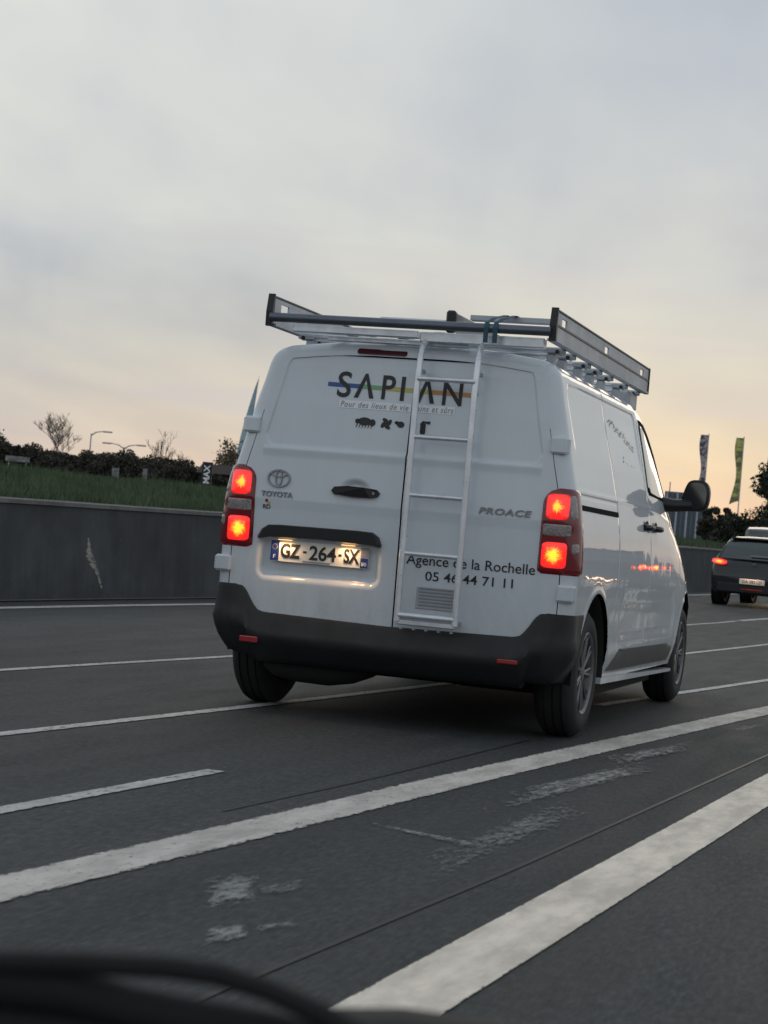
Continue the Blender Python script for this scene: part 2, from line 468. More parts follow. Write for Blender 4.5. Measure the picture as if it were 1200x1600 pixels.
class MB:
    def __init__(s):
        s.v = []; s.f = []

    def add(s, V, F):
        b = len(s.v)
        s.v += [tuple(map(float, p)) for p in V]
        s.f += [tuple(i + b for i in f) for f in F]
        return s

    def box(s, x0, x1, y0, y1, z0, z1, bev=0.0):
        if bev <= 0:
            V = [(x, y, z) for x in (x0, x1) for y in (y0, y1) for z in (z0, z1)]
            F = [(0, 1, 3, 2), (4, 6, 7, 5), (0, 4, 5, 1), (2, 3, 7, 6), (0, 2, 6, 4), (1, 5, 7, 3)]
            return s.add(V, F)
        # chamfered box: three nested rings per axis
        V = []; idx = {}
        X = (x0, x1); Yy = (y0, y1); Zz = (z0, z1)
        for i in (0, 1):
            for j in (0, 1):
                for k in (0, 1):
                    sx, sy, sz = (1 if i == 0 else -1) * bev, (1 if j == 0 else -1) * bev, (1 if k == 0 else -1) * bev
                    idx[i, j, k, 0] = len(V); V.append((X[i], Yy[j] + sy, Zz[k] + sz))
                    idx[i, j, k, 1] = len(V); V.append((X[i] + sx, Yy[j], Zz[k] + sz))
                    idx[i, j, k, 2] = len(V); V.append((X[i] + sx, Yy[j] + sy, Zz[k]))
        F = []
        for i in (0, 1):
            F.append([idx[i, 0, 0, 0], idx[i, 0, 1, 0], idx[i, 1, 1, 0], idx[i, 1, 0, 0]])
            F.append([idx[0, i, 0, 1], idx[1, i, 0, 1], idx[1, i, 1, 1], idx[0, i, 1, 1]])
            F.append([idx[0, 0, i, 2], idx[0, 1, i, 2], idx[1, 1, i, 2], idx[1, 0, i, 2]])
            for j in (0, 1):
                F.append([idx[i, j, 0, 0], idx[i, j, 1, 0], idx[i, j, 1, 1], idx[i, j, 0, 1]])
                F.append([idx[i, 0, j, 0], idx[i, 1, j, 0], idx[i, 1, j, 2], idx[i, 0, j, 2]])
                F.append([idx[0, i, j, 1], idx[1, i, j, 1], idx[1, i, j, 2], idx[0, i, j, 2]])
                for k in (0, 1):
                    F.append([idx[i, j, k, 0], idx[i, j, k, 1], idx[i, j, k, 2]])
        return s.add(V, F)

    def tube(s, pts, r, n=12, caps=True):
        pts = [Vector(p) for p in pts]
        rs = r if isinstance(r, (list, tuple)) else [r] * len(pts)
        V = []; F = []
        t0 = (pts[1] - pts[0]).normalized()
        up = Vector((0, 0, 1)) if abs(t0.z) < 0.9 else Vector((1, 0, 0))
        a = t0.cross(up).normalized()
        for i, p in enumerate(pts):
            t = (pts[min(i + 1, len(pts) - 1)] - pts[max(i - 1, 0)]).normalized()
            a = (a - t * a.dot(t)).normalized()
            b = t.cross(a)
            for k in range(n):
                th = 2 * math.pi * k / n
                V.append(p + (a * math.cos(th) + b * math.sin(th)) * rs[i])
        for i in range(len(pts) - 1):
            for k in range(n):
                F.append((i * n + k, i * n + (k + 1) % n, (i + 1) * n + (k + 1) % n, (i + 1) * n + k))
        if caps:
            F.append(tuple(range(n - 1, -1, -1)))
            F.append(tuple((len(pts) - 1) * n + k for k in range(n)))
        return s.add(V, F)

    def prism(s, poly, axis, a, b):
        """extrude a 2D polygon along an axis: 'x' -> poly is (y,z); 'y' -> (x,z); 'z' -> (x,y)"""
        n = len(poly)
        f = {'x': lambda p, t: (t, p[0], p[1]), 'y': lambda p, t: (p[0], t, p[1]), 'z': lambda p, t: (p[0], p[1], t)}[axis]
        V = [f(p, a) for p in poly] + [f(p, b) for p in poly]
        F = [tuple(range(n)), tuple(range(2 * n - 1, n - 1, -1))]
        F += [(i, i + n, (i + 1) % n + n, (i + 1) % n) for i in range(n)]
        return s.add(V, F)

    def lathe(s, prof, axis='x', n=40, c=(0, 0, 0)):
        V = []; F = []
        k = len(prof)
        for i in range(n):
            th = 2 * math.pi * i / n
            for (a, r) in prof:
                V.append((c[0] + a, c[1] + r * math.cos(th), c[2] + r * math.sin(th)))
        for i in range(n):
            j = (i + 1) % n
            for q in range(k - 1):
                F.append((i * k + q, i * k + q + 1, j * k + q + 1, j * k + q))
        return s.add(V, F)

    def build(s, name, material, parent=None, smooth=False, world=True, kind=None, auto=35):
        return mk(name, s.v, s.f, material, parent, smooth=smooth, world=world, kind=kind, auto=auto)


def grid_faces(nr, nc, flip=False):
    i = np.arange(nr - 1)[:, None] * nc + np.arange(nc - 1)[None, :]
    q = np.stack([i, i + 1, i + nc + 1, i + nc], -1).reshape(-1, 4)
    return q[:, ::-1] if flip else q


def rrect(x0, x1, z0, z1, r, n=5):
    P = []
    for cx_, cz_, a0 in ((x1 - r, z1 - r, 0), (x0 + r, z1 - r, 90), (x0 + r, z0 + r, 180), (x1 - r, z0 + r, 270)):
        for k in range(n + 1):
            a = math.radians(a0 + 90 * k / n)
            P.append((cx_ + r * math.cos(a), cz_ + r * math.sin(a)))
    return P


def sstep(a, b, x):
    t = np.clip((x - a) / (b - a), 0, 1)
    return t * t * (3 - 2 * t)


def catmull(P, step):
    P = np.asarray(P, float)
    Q = np.vstack([2 * P[0] - P[1], P, 2 * P[-1] - P[-2]])
    out = []
    for i in range(1, len(Q) - 2):
        L = np.linalg.norm(Q[i + 1] - Q[i])
        st = step(Q[i]) if callable(step) else step
        n = max(1, int(round(L / st)))
        for k in range(n):
            t = k / n
            out.append(0.5 * ((2 * Q[i]) + (-Q[i - 1] + Q[i + 1]) * t + (2 * Q[i - 1] - 5 * Q[i] + 4 * Q[i + 1] - Q[i + 2]) * t ** 2
                              + (-Q[i - 1] + 3 * Q[i] - 3 * Q[i + 1] + Q[i + 2]) * t ** 3))
    out.append(P[-1])
    return np.array(out)


# ================================================================== SETTING
def gz(y):
    t = np.clip((np.asarray(y, float) - 12) / 40, 0, 1)
    return 0.3 * t * t * (3 - 2 * t)


YS = np.concatenate([np.array([-400, -200, -100, -60]), np.arange(-40, 60, 1.0), np.arange(60, 160, 10), [200, 300, 500, 900, 2000]])


def strip(name, xl, xr, ys, dz, material, nx=2, kind='structure', parent=None):
    V = []; UV = []
    for y in ys:
        a, b = xl(y), xr(y)
        for k in range(nx):
            t = k / (nx - 1)
            V.append((a + (b - a) * t, y, float(gz(y)) + dz)); UV.append((t, y))
    return mk(name, V, grid_faces(len(ys), nx), material, parent, uv=UV, kind=kind)


def poly(pts):
    ys_, xs_ = zip(*pts)
    return lambda y: float(np.interp(y, ys_, xs_)) if ys_[0] <= y <= ys_[-1] else (
        xs_[0] + (y - ys_[0]) * (xs_[1] - xs_[0]) / (ys_[1] - ys_[0]) if y < ys_[0]
        else xs_[-1] + (y - ys_[-1]) * (xs_[-1] - xs_[-2]) / (ys_[-1] - ys_[-2]))


xD = poly([(-40, -6.3), (6, -5.65), (10, -5.62), (14, -5.45), (18, -5.18), (24, -4.70), (30, -4.13), (36, -3.57), (40, -3.22),
           (60, -1.2), (100, 4), (160, 14), (300, 45), (2000, 600)])
xW = lambda y: xD(y) - float(np.interp(y, [0, 10, 14, 36, 40, 60], [0.5, 0.66, 0.80, 0.85, 0.85, 0.9]))
xR = lambda y: xD(y) + 21
strip('ground', lambda y: -1500, lambda y: 1500, YS, -0.06, 'land', nx=2)
strip('road', lambda y: xW(y), xR, YS, 0.0, 'asphalt', nx=8)


def line(name, f, w_, y0, y1, material, dz=0.004, n=None):
    n = n or max(2, int((y1 - y0) / 0.4))
    ys = np.linspace(y0, y1, n)
    return strip(name, lambda y: f(y) - w_ / 2, lambda y: f(y) + w_ / 2, ys, dz, material, nx=3)


fC = poly([(-20, -3.3), (0.7, -2.48), (3.5, -2.25), (12, -1.70), (19.8, -1.25), (21.7, -1.03), (23.2, -0.966), (25.4, -0.717), (60, 3.0)])
fA = poly([(-20, -2.6), (-2.1, -0.983), (0.1, -0.79), (2.2, -0.63), (4.0, -0.488), (11.2, -0.045), (13, 0.10), (60, 4.2)])
fB = poly([(-20, -1.2), (-3.9, -0.012), (-2.34, 0.085), (2.93, 0.576), (7.7, 1.145), (20, 2.7)])
fS = poly([(-20, -0.9), (-5, 0.575), (-4, 0.685), (-2.5, 0.815), (-0.5, 1.01), (4, 1.51), (10, 2.3), (20, 3.8), (60, 10)])
fR = poly([(-20, 1.0), (-5.5, 1.775), (-4, 1.855), (-1.4, 1.99), (0, 2.055), (5, 2.45), (15, 3.5), (60, 9.5)])
# smooth the hand measured polylines a little


def smooth_f(f):
    return lambda y: (f(y - 1.2) + 2 * f(y - 0.5) + 2 * f(y) + 2 * f(y + 0.5) + f(y + 1.2)) / 8


fC, fA, fB, fS, fR = map(smooth_f, (fC, fA, fB, fS, fR))
xDs = smooth_f(xD)
line('left_edge_line', xDs, 0.17, -30, 90, 'line_thin')
line('lane_line', fC, 0.085, -20, 22.9, 'line_thin')
line('lane_line', fC, 0.16, 23.2, 27, 'line_thin')
line('lane_line', fA, 0.085, -20, 50, 'line_thin')
line('dashed_line', fB, 0.085, -8, -2.35, 'line_thin')
line('dashed_line', fB, 0.085, 2.9, 11.5, 'line_thin')
line('solid_line', fS, 0.20, -20, 60, 'line_solid')
line('right_edge_line', fR, 0.205, -20, 60, 'line_edge', n=240)
line('tar_joint', poly([(-9, 1.16), (-5.39, 1.446), (-3.67, 1.584), (0.88, 1.862), (12, 2.75)]), 0.017, -8, 12, 'tar', dz=0.003)
line('tar_joint', poly([(-9, 0.0), (-2.0, 0.62), (2, 0.85)]), 0.012, -3.3, 0.2, 'tar', dz=0.003)


def patch(name, P, material, dz=0.005, nu=12, nv=4):
    """worn marking: bilinear patch between four ground corners"""
    P = np.array(P, float); V = []; UV = []
    for i in range(nv):
        for j in range(nu):
            u, v = j / (nu - 1), i / (nv - 1)
            q = (P[0] * (1 - u) + P[1] * u) * (1 - v) + (P[3] * (1 - u) + P[2] * u) * v
            V.append((q[0], q[1], float(gz(q[1])) + dz)); UV.append((v, u))
    return mk(name, V, grid_faces(nv, nu), material, None, uv=UV, kind='structure')


M['blotch'] = marking_mat('worn_blotch_paint', (0.38, 0.38, 0.36), 0.34, 0.64, scale=42, edge=0.30, both=True)
M['blotch_faint'] = marking_mat('faint_blotch_paint', (0.30, 0.30, 0.28), 0.38, 0.70, scale=48, edge=0.35, both=True)
patch('worn_letter_paint', [(0.916, -4.461), (0.999, -4.258), (1.166, -4.682), (1.092, -4.909)], 'blotch')
patch('worn_letter_paint', [(1.16, -5.075), (1.236, -4.9), (1.308, -5.108), (1.245, -5.276)], 'blotch')
patch('worn_letter_paint', [(1.05, -4.50), (1.151, -4.25), (1.22, -4.47), (1.12, -4.65)], 'blotch_faint')
patch('worn_letter_paint', [(1.23, -4.98), (1.33, -4.76), (1.36, -4.88), (1.28, -5.08)], 'blotch_faint')
patch('worn_cross_line', [(0.905, -3.15), (0.93, -3.12), (1.52, -3.30), (1.54, -3.47)], 'blotch')
patch('worn_arrow_paint', [(1.124, -2.801), (1.432, 0.433), (1.555, -0.272), (1.197, -2.986)], 'blotch_faint')
patch('worn_arrow_paint', [(1.125, -1.964), (1.373, -0.173), (1.535, -0.43), (1.26, -2.315)], 'blotch', dz=0.0065)
patch('worn_arrow_paint', [(1.175, -0.267), (1.431, 1.106), (1.52, 0.72), (1.324, -0.578)], 'blotch', dz=0.008)
patch('worn_arrow_paint', [(1.469, 2.146), (1.63, 3.095), (1.672, 2.694), (1.554, 1.765)], 'blotch_faint')
patch('worn_arrow_paint', [(1.256, -3.78), (1.37, -1.67), (1.57, -1.914), (1.449, -4.296)], 'blotch_faint')

# gutter along the wall foot
strip('gutter', lambda y: xW(y), lambda y: xW(y) + 0.10, YS[(YS > -50) & (YS < 150)], 0.012, 'coping', nx=2)

# ---------------------------------------------------------------- retaining wall
wall = thing('retaining_wall', 'long dark stained concrete wall at the foot of the grass bank', 'wall', (xW(0), 0, 0))
ysw = np.concatenate([np.arange(-30, 60, 0.5), np.arange(60, 125, 5)])
whz = lambda y: float(np.interp(y, [0, 7.5, 14, 40, 100], [1.0, 1.0, 1.07, 1.10, 1.1]))
V = []
for y in ysw:
    x, g, h = xW(y), float(gz(y)), whz(y)
    V += [(x, y, g - 0.05), (x + 0.0, y, g + 0.10), (x - 0.05, y, g + h - 0.03), (x - 0.35, y, g + h - 0.03), (x - 0.35, y, g - 0.1)]
mk('wall_face', V, grid_faces(len(ysw), 5, True), 'wall', wall, smooth=False)
V = []
for y in ysw:
    x, g, h = xW(y), float(gz(y)), whz(y)
    V += [(x - 0.05, y, g + h - 0.045), (x - 0.025, y, g + h - 0.04), (x - 0.03, y, g + h), (x - 0.36, y, g + h + 0.012), (x - 0.37, y, g + h - 0.04)]
mk('coping', V, grid_faces(len(ysw), 5, True), 'coping', wall, smooth=False)
# pale scrape mark on the wall face
M['scrape'] = marking_mat('scrape_chalk', (0.34, 0.34, 0.30), 0.24, 0.48, scale=30, edge=0.45)
V = []; UV = []
for i, (yy, zz, ww) in enumerate([(8.02, 0.66, 0.05), (8.03, 0.56, 0.12), (8.06, 0.46, 0.22), (8.16, 0.38, 0.22), (8.26, 0.30, 0.15), (8.32, 0.22, 0.10), (8.40, 0.12, 0.04)]):
    yy += 1.55
    for k, s_ in enumerate((-0.5, 0.5)):
        y = yy + s_ * ww
        x = xW(y) - 0.05 * max(0, (zz - 0.10) / 0.88) + 0.004
        V.append((x, y, zz)); UV.append((k, i / 6))
mk('scrape_mark', V, grid_faces(7, 2), 'scrape', wall, uv=UV)

# bank behind the wall


def bank_z(x, y):
    d = np.maximum(0, (np.vectorize(xW)(y) - 0.35) - x)
    return gz(y) + np.interp(y, [0, 7.5, 14, 40], [0.97, 0.97, 1.04, 1.07]) + 0.40 * sstep(0, 7.5, d) - 0.10 * sstep(12, 40, d)


V = []
ds = np.array([0, 0.5, 1, 2, 3, 4, 5, 6, 7.5, 9, 12, 18, 26, 40, 80, 200, 900])
ysb = np.concatenate([np.arange(-30, 60, 1.5), [60, 70, 80, 100, 140, 250, 600, 1500]])
for y in ysb:
    for d in ds:
        x = xW(y) - 0.35 - d
        V.append((x, y, float(bank_z(np.array([x]), np.array([y]))[0])))
mk('grass_bank', V, grid_faces(len(ysb), len(ds), True), 'verge', None, kind='structure')

# grass blades on the bank
N = 90000
gy = np.concatenate([RNG.uniform(4, 34, 60000), RNG.uniform(34, 80, N - 60000)])
gd = RNG.uniform(0.0, 1.0, N) ** 1.3 * 9.5
gx = np.vectorize(xW)(gy) - 0.33 - gd
gzv = bank_z(gx, gy)
tall = 0.05 + 0.11 * RNG.random(N) + 0.10 * (np.sin(gx * 1.7) * np.sin(gy * 1.1 + 2) > 0.35) * RNG.random(N)
ang = RNG.uniform(0, math.pi, N)
wd = RNG.uniform(0.006, 0.016, N) * np.where(gy > 34, 2.2, 1)
lean = RNG.normal(0, 0.045, (N, 2))
P0 = np.stack([gx - np.cos(ang) * wd, gy - np.sin(ang) * wd, gzv - 0.02], -1)
P1 = np.stack([gx + np.cos(ang) * wd, gy + np.sin(ang) * wd, gzv - 0.02], -1)
P2 = np.stack([gx + lean[:, 0], gy + lean[:, 1], gzv + tall], -1)
g_o = fast_mk('grass', np.stack([P0, P1, P2], 1), 3, 'grass', kind='stuff')
g_o['label'] = 'unmown green grass on the bank above the wall'
g_o['category'] = 'grass'


# ---------------------------------------------------------------- vegetation
def leaves(centres, size, flat=0.5):
    """random leaf triangles pairs (quads) around given centres"""
    n = len(centres)
    a = RNG.normal(size=(n, 3)); a /= np.linalg.norm(a, axis=1)[:, None]
    b = RNG.normal(size=(n, 3)); b -= (a * b).sum(1)[:, None] * a; b /= np.linalg.norm(b, axis=1)[:, None]
    s = (size * RNG.uniform(0.6, 1.4, n))[:, None]
    c = centres
    return np.stack([c - a * s, c - b * s * flat, c + a * s, c + b * s * flat], 1)


def blob_points(n, c, r, shell=0.35):
    d = RNG.normal(size=(n, 3)); d /= np.linalg.norm(d, axis=1)[:, None]
    rr = RNG.random(n) ** shell
    return np.array(c) + d * rr[:, None] * np.array(r)


def hedge(name, label, pts, mater, n, size):
    P = []
    for (x, y, h, r) in pts:
        z0 = float(bank_z(np.array([x]), np.array([y]))[0]) - 0.1
        k = int(n / len(pts))
        P.append(blob_points(k, (x, y, z0 + h * 0.42), (r, r, h * 0.58)))
        for _ in range(4):
            dx, dy, dz = RNG.normal(0, 0.5 * r, 3)
            P.append(blob_points(k // 8, (x + dx, y + dy, z0 + h * 0.8 + abs(dz) * 0.3), (r * 0.4, r * 0.4, h * 0.2)))
    P = np.concatenate(P)
    o = fast_mk(name, leaves(P, size), 4, mater, kind='stuff')
    o['label'] = label
    o['category'] = 'hedge'
    return o


# dense scrub far behind the bank
def along(px0, px1, D):      # ground points on a line of sight fan, used only for laying out rows of shrubs
    out = []
    for px in np.linspace(px0, px1, max(2, int(abs(px1 - px0) / 14))):
        d = F_ + R_ * ((px - 600) / 3034.04)
        h = math.hypot(d.x, d.y)
        out.append((2.856 + d.x / h * D, -9.3554 + d.y / h * D))
    return out


hp = []
for i, (x, y) in enumerate(along(-60, 420, 58)):
    t = i / 33
    hp.append((x + RNG.normal(0, 0.8), y + RNG.normal(0, 1.5), 0.98 + 0.22 * RNG.random() * (i % 3 == 0) + 0.10 * RNG.normal() - 0.30 * t, 0.7))
for i, (x, y) in enumerate(along(-60, 420, 66)):
    hp.append((x + RNG.normal(0, 0.8), y + RNG.normal(0, 1.5), 1.02 + 0.14 * RNG.normal() - 0.30 * i / 33, 0.8))
hedge('scrub_hedge', 'dense dark scrub running along the top of the grass bank', hp, 'hedge', 110000, 0.05)
hp = [(x + RNG.normal(0, 1), y + RNG.normal(0, 2), 0.55 + 0.2 * math.sin(i * 1.1) + RNG.random() * 0.3, 1.0) for i, (x, y) in enumerate(along(1160, 1330, 84))]
hedge('scrub_hedge', 'dark scrub above the wall between the van mirror and the dark car', hp, 'hedge', 30000, 0.09)


def branch_tree(name, label, cat, loc, height, spread, levels=5, r0=0.05, kids=3, mater='twig', leaf=None, nleaf=0, lsize=0.05, up=0.55, group=None):
    t = thing(name, label, cat, loc, 0, group)
    segs = [];tips = []

    def grow(p, d, L, r, lv):
        n = 3
        pts = [p]
        for k in range(n):
            d = (d + Vector(RNG.normal(0, 0.10, 3)) + Vector((0, 0, 0.05))).normalized()
            pts.append(pts[-1] + d * L / n)
        segs.append((pts, r, r * 0.6, lv))
        tips.append(pts[-1]); tips.append(pts[-2])
        if lv <= 0:
            return
        for k in range(kids):
            a = RNG.uniform(0, 2 * math.pi)
            side = Vector((math.cos(a), math.sin(a), 0))
            nd = (d * (1 - spread) + side * spread + Vector((0, 0, up * 0.3))).normalized()
            q = pts[-1] if k == 0 else pts[RNG.integers(1, 4)]
            grow(q, nd, L * RNG.uniform(0.6, 0.85), max(0.0045, r * 0.6), lv - 1)
    grow(Vector((0, 0, -0.1)), Vector((0.02, 0, 1)), height * 0.30, r0, levels)
    tr = MB(); br = MB()
    for pts, ra, rb, lv in segs:
        (tr if lv == levels else br).tube(pts, [ra + (rb - ra) * i / (len(pts) - 1) for i in range(len(pts))], 4 if lv < levels - 1 else 6, caps=False)
    tr.build('trunk', 'bark', t, world=False)
    br.build('branches', mater, t, world=False)
    if leaf:
        T = np.array([list(v) for v in tips])
        c = T[RNG.integers(0, len(T), nleaf)] + RNG.normal(0, 0.09, (nleaf, 3))
        fast_mk('crown', leaves(c, lsize), 4, leaf, t, world=False)
    return t


def bz(x, y):
    return float(bank_z(np.array([x]), np.array([y]))[0])


for lab, (x, y, h, lv, sp) in zip(
        ['tall bare tree with upswept branches behind the scrub, left of the lamp posts',
         'thin bare sapling with few branches behind the scrub, right of the lamp posts',
         'straggly bare bush behind the scrub beside the leafy tree'],
        [(-24.3, 44.3, 2.7, 6, 0.46), (-22.3, 47.0, 2.3, 5, 0.36), (-20.9, 46.2, 1.8, 4, 0.42)]):
    branch_tree('bare_tree', lab, 'tree', (x, y, bz(x, y)), h, sp, lv, {6: 0.035, 5: 0.016, 4: 0.014}[lv], 3, group='bare trees behind the scrub')
branch_tree('leafy_tree', 'small tree with thin brownish leaves just left of the white van', 'tree', (-19.6, 46.5, bz(-19.6, 46.5)), 2.2, 0.5, 5, 0.05, 3,
            leaf='autumn', nleaf=1500, lsize=0.05, up=0.3)
branch_tree('bushy_tree', 'dark twiggy tree at the left end of the scrub', 'tree', (-26.4, 43.2, bz(-26.4, 43.2)), 1.9, 0.5, 5, 0.05, 3,
            leaf='hedge', nleaf=3500, lsize=0.06, up=0.3)


def crown_tree(name, label, loc, h, r, n, size, mater='evergreen', trunk=0.25, base=0.1, lumps=60, group=None, conic=False):
    t = thing(name, label, 'tree', loc, 0, group)
    MB().tube([(0, 0, -0.3), (0.05, 0, h * 0.3), (0.0, 0.05, h * 0.8)], [trunk, trunk * 0.8, trunk * 0.2], 8).build('trunk', 'bark', t, world=False)
    P = []
    for k in range(lumps):
        a = RNG.uniform(0, 2 * math.pi); u = RNG.random()
        zz = base * h + (1 - base) * h * u
        rad = r * (math.sin(math.pi * min(1, 0.15 + 0.85 * (1 - u) ** 0.8)) ** 0.6) * RNG.uniform(0.45, 1.0)
        if conic:
            rad = r * (1 - u) ** 0.9 * RNG.uniform(0.5, 1.0) * (0.9 if u > 0.1 else 1)
        rr = r * RNG.uniform(0.10, 0.20) if conic else r * RNG.uniform(0.14, 0.28)
        P.append(blob_points(n // lumps, (rad * math.cos(a), rad * math.sin(a), zz), (rr, rr, rr * 0.75), 0.5))
    fast_mk('crown', leaves(np.concatenate(P), size), 4, mater, t, world=False)
    return t


crown_tree('evergreen_tree', 'large dark evergreen tree at the right edge behind the dark car', (-4.0, 70, 0.3), 7.8, 3.9, 70000, 0.075, conic=True, lumps=130)
crown_tree('roadside_tree', 'dark round tree between the white banner pole and the van mirror', (-10.5, 92, 1.2), 2.6, 1.1, 9000, 0.09)
crown_tree('distant_tree', 'low broad tree behind the green banner pole', (-13.5, 118, 1.0), 2.9, 3.6, 9000, 0.14)
for i, (x, y, h, r) in enumerate([(-21, 165, 3.6, 5), (-15, 172, 3.2, 5), (-8, 175, 4.4, 6), (0, 178, 5.5, 7)]):
    crown_tree('far_tree', ['hazy far tree low on the horizon beside the van mirror', 'hazy far tree in the gap below the green banner',
                            'hazy far tree behind the dark car roof', 'tall far tree beyond the evergreen at the right edge'][i],
               (x, y, 1.0), h, r, 6000, 0.22, group='trees on the horizon')
# woodland that the glossy van side mirrors, right of the road and ahead
P = []
for k in range(60):
    y = 60 + k * 3.0 + RNG.normal(0, 2)
    x = xR(y) + 8 + RNG.normal(0, 3)
    P.append(blob_points(500, (x, y, 2.4), (4, 4, 3.2 + RNG.random() * 1.5), 0.4))
o = fast_mk('woodland', leaves(np.concatenate(P), 0.3), 4, 'evergreen', kind='stuff')
o['label'] = 'woodland along the right side of the road far ahead'
o['category'] = 'trees'


# ---------------------------------------------------------------- far street things
def lamp_post(label, x, y, h, arm, dirx):
    t = thing('street_lamp', label, 'street lamp', (x, y, bz(x, y) - 0.3), 0, 'street lamps on the left horizon')
    MB().tube([(0, 0, 0), (0, 0, h)], [0.09, 0.05], 8).build('pole', 'alu_dull', t, smooth=True, world=False)
    for s in dirx:
        MB().tube([(0, 0, h - 0.15), (s * arm * 0.4, 0, h + 0.12), (s * arm, 0, h + 0.22)], [0.05, 0.045, 0.035], 6).build('arm', 'alu_dull', t, smooth=True, world=False)
        MB().box(min(s * arm, s * (arm + 0.7)), max(s * arm, s * (arm + 0.7)), -0.13, 0.13, h + 0.14, h + 0.25, 0.02).build('lamp_head', 'alu_dull', t, world=False)
    return t


lamp_post('nearer street lamp with a single arm pointing right', -62.9, 125.4, 5.4, 1.0, (1,))
lamp_post('further street lamp with two arms', -60.6, 126.5, 4.6, 1.1, (-1, 1))


def text_arrays(body, size=1.0, offset=0.0, shear=0.0, spacing=1.0, res=4, extrude=0.0):
    cu = bpy.data.curves.new('lettering', 'FONT')
    cu.body = body; cu.size = size; cu.offset = offset; cu.shear = shear; cu.space_character = spacing
    cu.resolution_u = res; cu.extrude = extrude
    ob = bpy.data.objects.new('lettering', cu)
    COL.objects.link(ob)
    dg = bpy.context.evaluated_depsgraph_get()
    me = bpy.data.meshes.new_from_object(ob.evaluated_get(dg))
    V = np.array([tuple(v.co) for v in me.vertices]); Fc = [tuple(p.vertices) for p in me.polygons]
    bpy.data.objects.remove(ob); bpy.data.curves.remove(cu); bpy.data.meshes.remove(me)
    return V, Fc


def banner(name, label, x, y, ztop, zbot, w_, mater, mater2, pole_side, group, lean=0.0):
    zg = 0.8
    t = thing(name, label, 'banner', (x, y, zg), math.radians(-5), group)
    MB().tube([(0, 0, 0), (0, 0, ztop - zg + 0.1)], [0.045, 0.03], 8).build('pole', 'alu_dull', t, smooth=True, world=False)
    MB().tube([(0, 0, ztop - zg), (-w_, 0, ztop - zg)], 0.02, 6).build('top_arm', 'alu_dull', t, smooth=True, world=False)
    V = []; nr = 26
    for i in range(nr):
        v = i / (nr - 1)
        z = (ztop - zg) * (1 - v) + (zbot - zg) * v
        for j in range(7):
            u = j / 6
            ww = w_ * (1.0 + 0.25 * v)
            V.append((-u * ww * (0.75 + 0.25 * math.sin(v * 7 + 0.5)) - 0.02, 0.10 * math.sin(u * 5 + v * 9), z - 0.25 * u * v))
    mk('flag_cloth', V, grid_faces(nr, 7), mater, t, world=False)
    return t


def flag_mat(name, a, b, sc):
    mt = mat(name, a, 0.8)
    t = NT(mt.node_tree)
    oc = t.n('ShaderNodeTexCoord').outputs['Object']
    n = t.noise(t.n('ShaderNodeMapping', {'Vector': oc, 'Rotation': (0, 0.7, 0), 'Scale': (1, 1, 2.2)}).outputs[0], sc, 4, 0.6, 0.5)
    c = t.ramp(n, [(0.44, a), (0.54, b)])
    bs = mt.node_tree.nodes['Principled BSDF']
    mt.node_tree.links.new(c, bs.inputs['Base Color'])
    tl = t.n('ShaderNodeBsdfTranslucent', {'Color': c})
    mx = t.n('ShaderNodeMixShader', {0: 0.45, 1: bs.outputs[0], 2: tl.outputs[0]})
    mt.node_tree.links.new(mx.outputs[0], mt.node_tree.nodes['Material Output'].inputs['Surface'])
    return mt


M['flag_grey'] = flag_mat('printed_flag_grey', (0.50, 0.48, 0.55), (0.10, 0.09, 0.12), 1.6)
M['flag_green'] = flag_mat('printed_flag_green', (0.56, 0.58, 0.20), (0.20, 0.21, 0.12), 1.2)
M['brake_near'] = lamp_mat('brake_lamp_next_lane', 4.5, seed=3.3, hot=1.2)
M['flag_blue'] = flag_mat('printed_flag_blue', (0.36, 0.52, 0.62), (0.28, 0.42, 0.55), 0.8)
banner('banner', 'grey patterned vertical banner rising behind the van mirror', -13.82, 109.4, 8.74, 5.2, 0.50, 'flag_grey', 'ink', 1, 'vertical banners on poles')
banner('banner', 'yellow green vertical banner on a pole behind the dark car', -11.72, 109.7, 8.72, 4.90, 0.48, 'flag_green', 'ink', 1, 'vertical banners on poles')
banner('banner', 'green banner cut by the right edge of the photo', -9.75, 110.2, 7.75, 3.9, 0.50, 'flag_green', 'ink', 1, 'vertical banners on poles')
# pale blue feather flag left of the van
ff = thing('feather_flag', 'pale blue feather shaped flag rising left of the van', 'flag', (-30.0, 74.4, bz(-30.0, 74.4)), math.radians(10))
zg = bz(-30, 74.4)
MB().tube([(0, 0, 0), (0.02, 0, 2.2), (0.10, 0, 4.6), (0.22, 0, 6.1)], [0.035, 0.03, 0.02, 0.008], 6).build('pole', 'alu_dull', ff, smooth=True, world=False)
V = []
for i in range(20):
    v = i / 19
    z = 2.3 * (1 - v) + 6.05 * v - 0.1
    w_ = 0.56 * (1 - v) ** 0.75 + 0.01
    x0 = 0.02 + 0.18 * v ** 1.5
    for j in range(4):
        V.append((x0 - w_ * j / 3, 0.05 * math.sin(j + v * 6), z))
mk('flag_cloth', V, grid_faces(20, 4), 'flag_blue', ff, world=False)

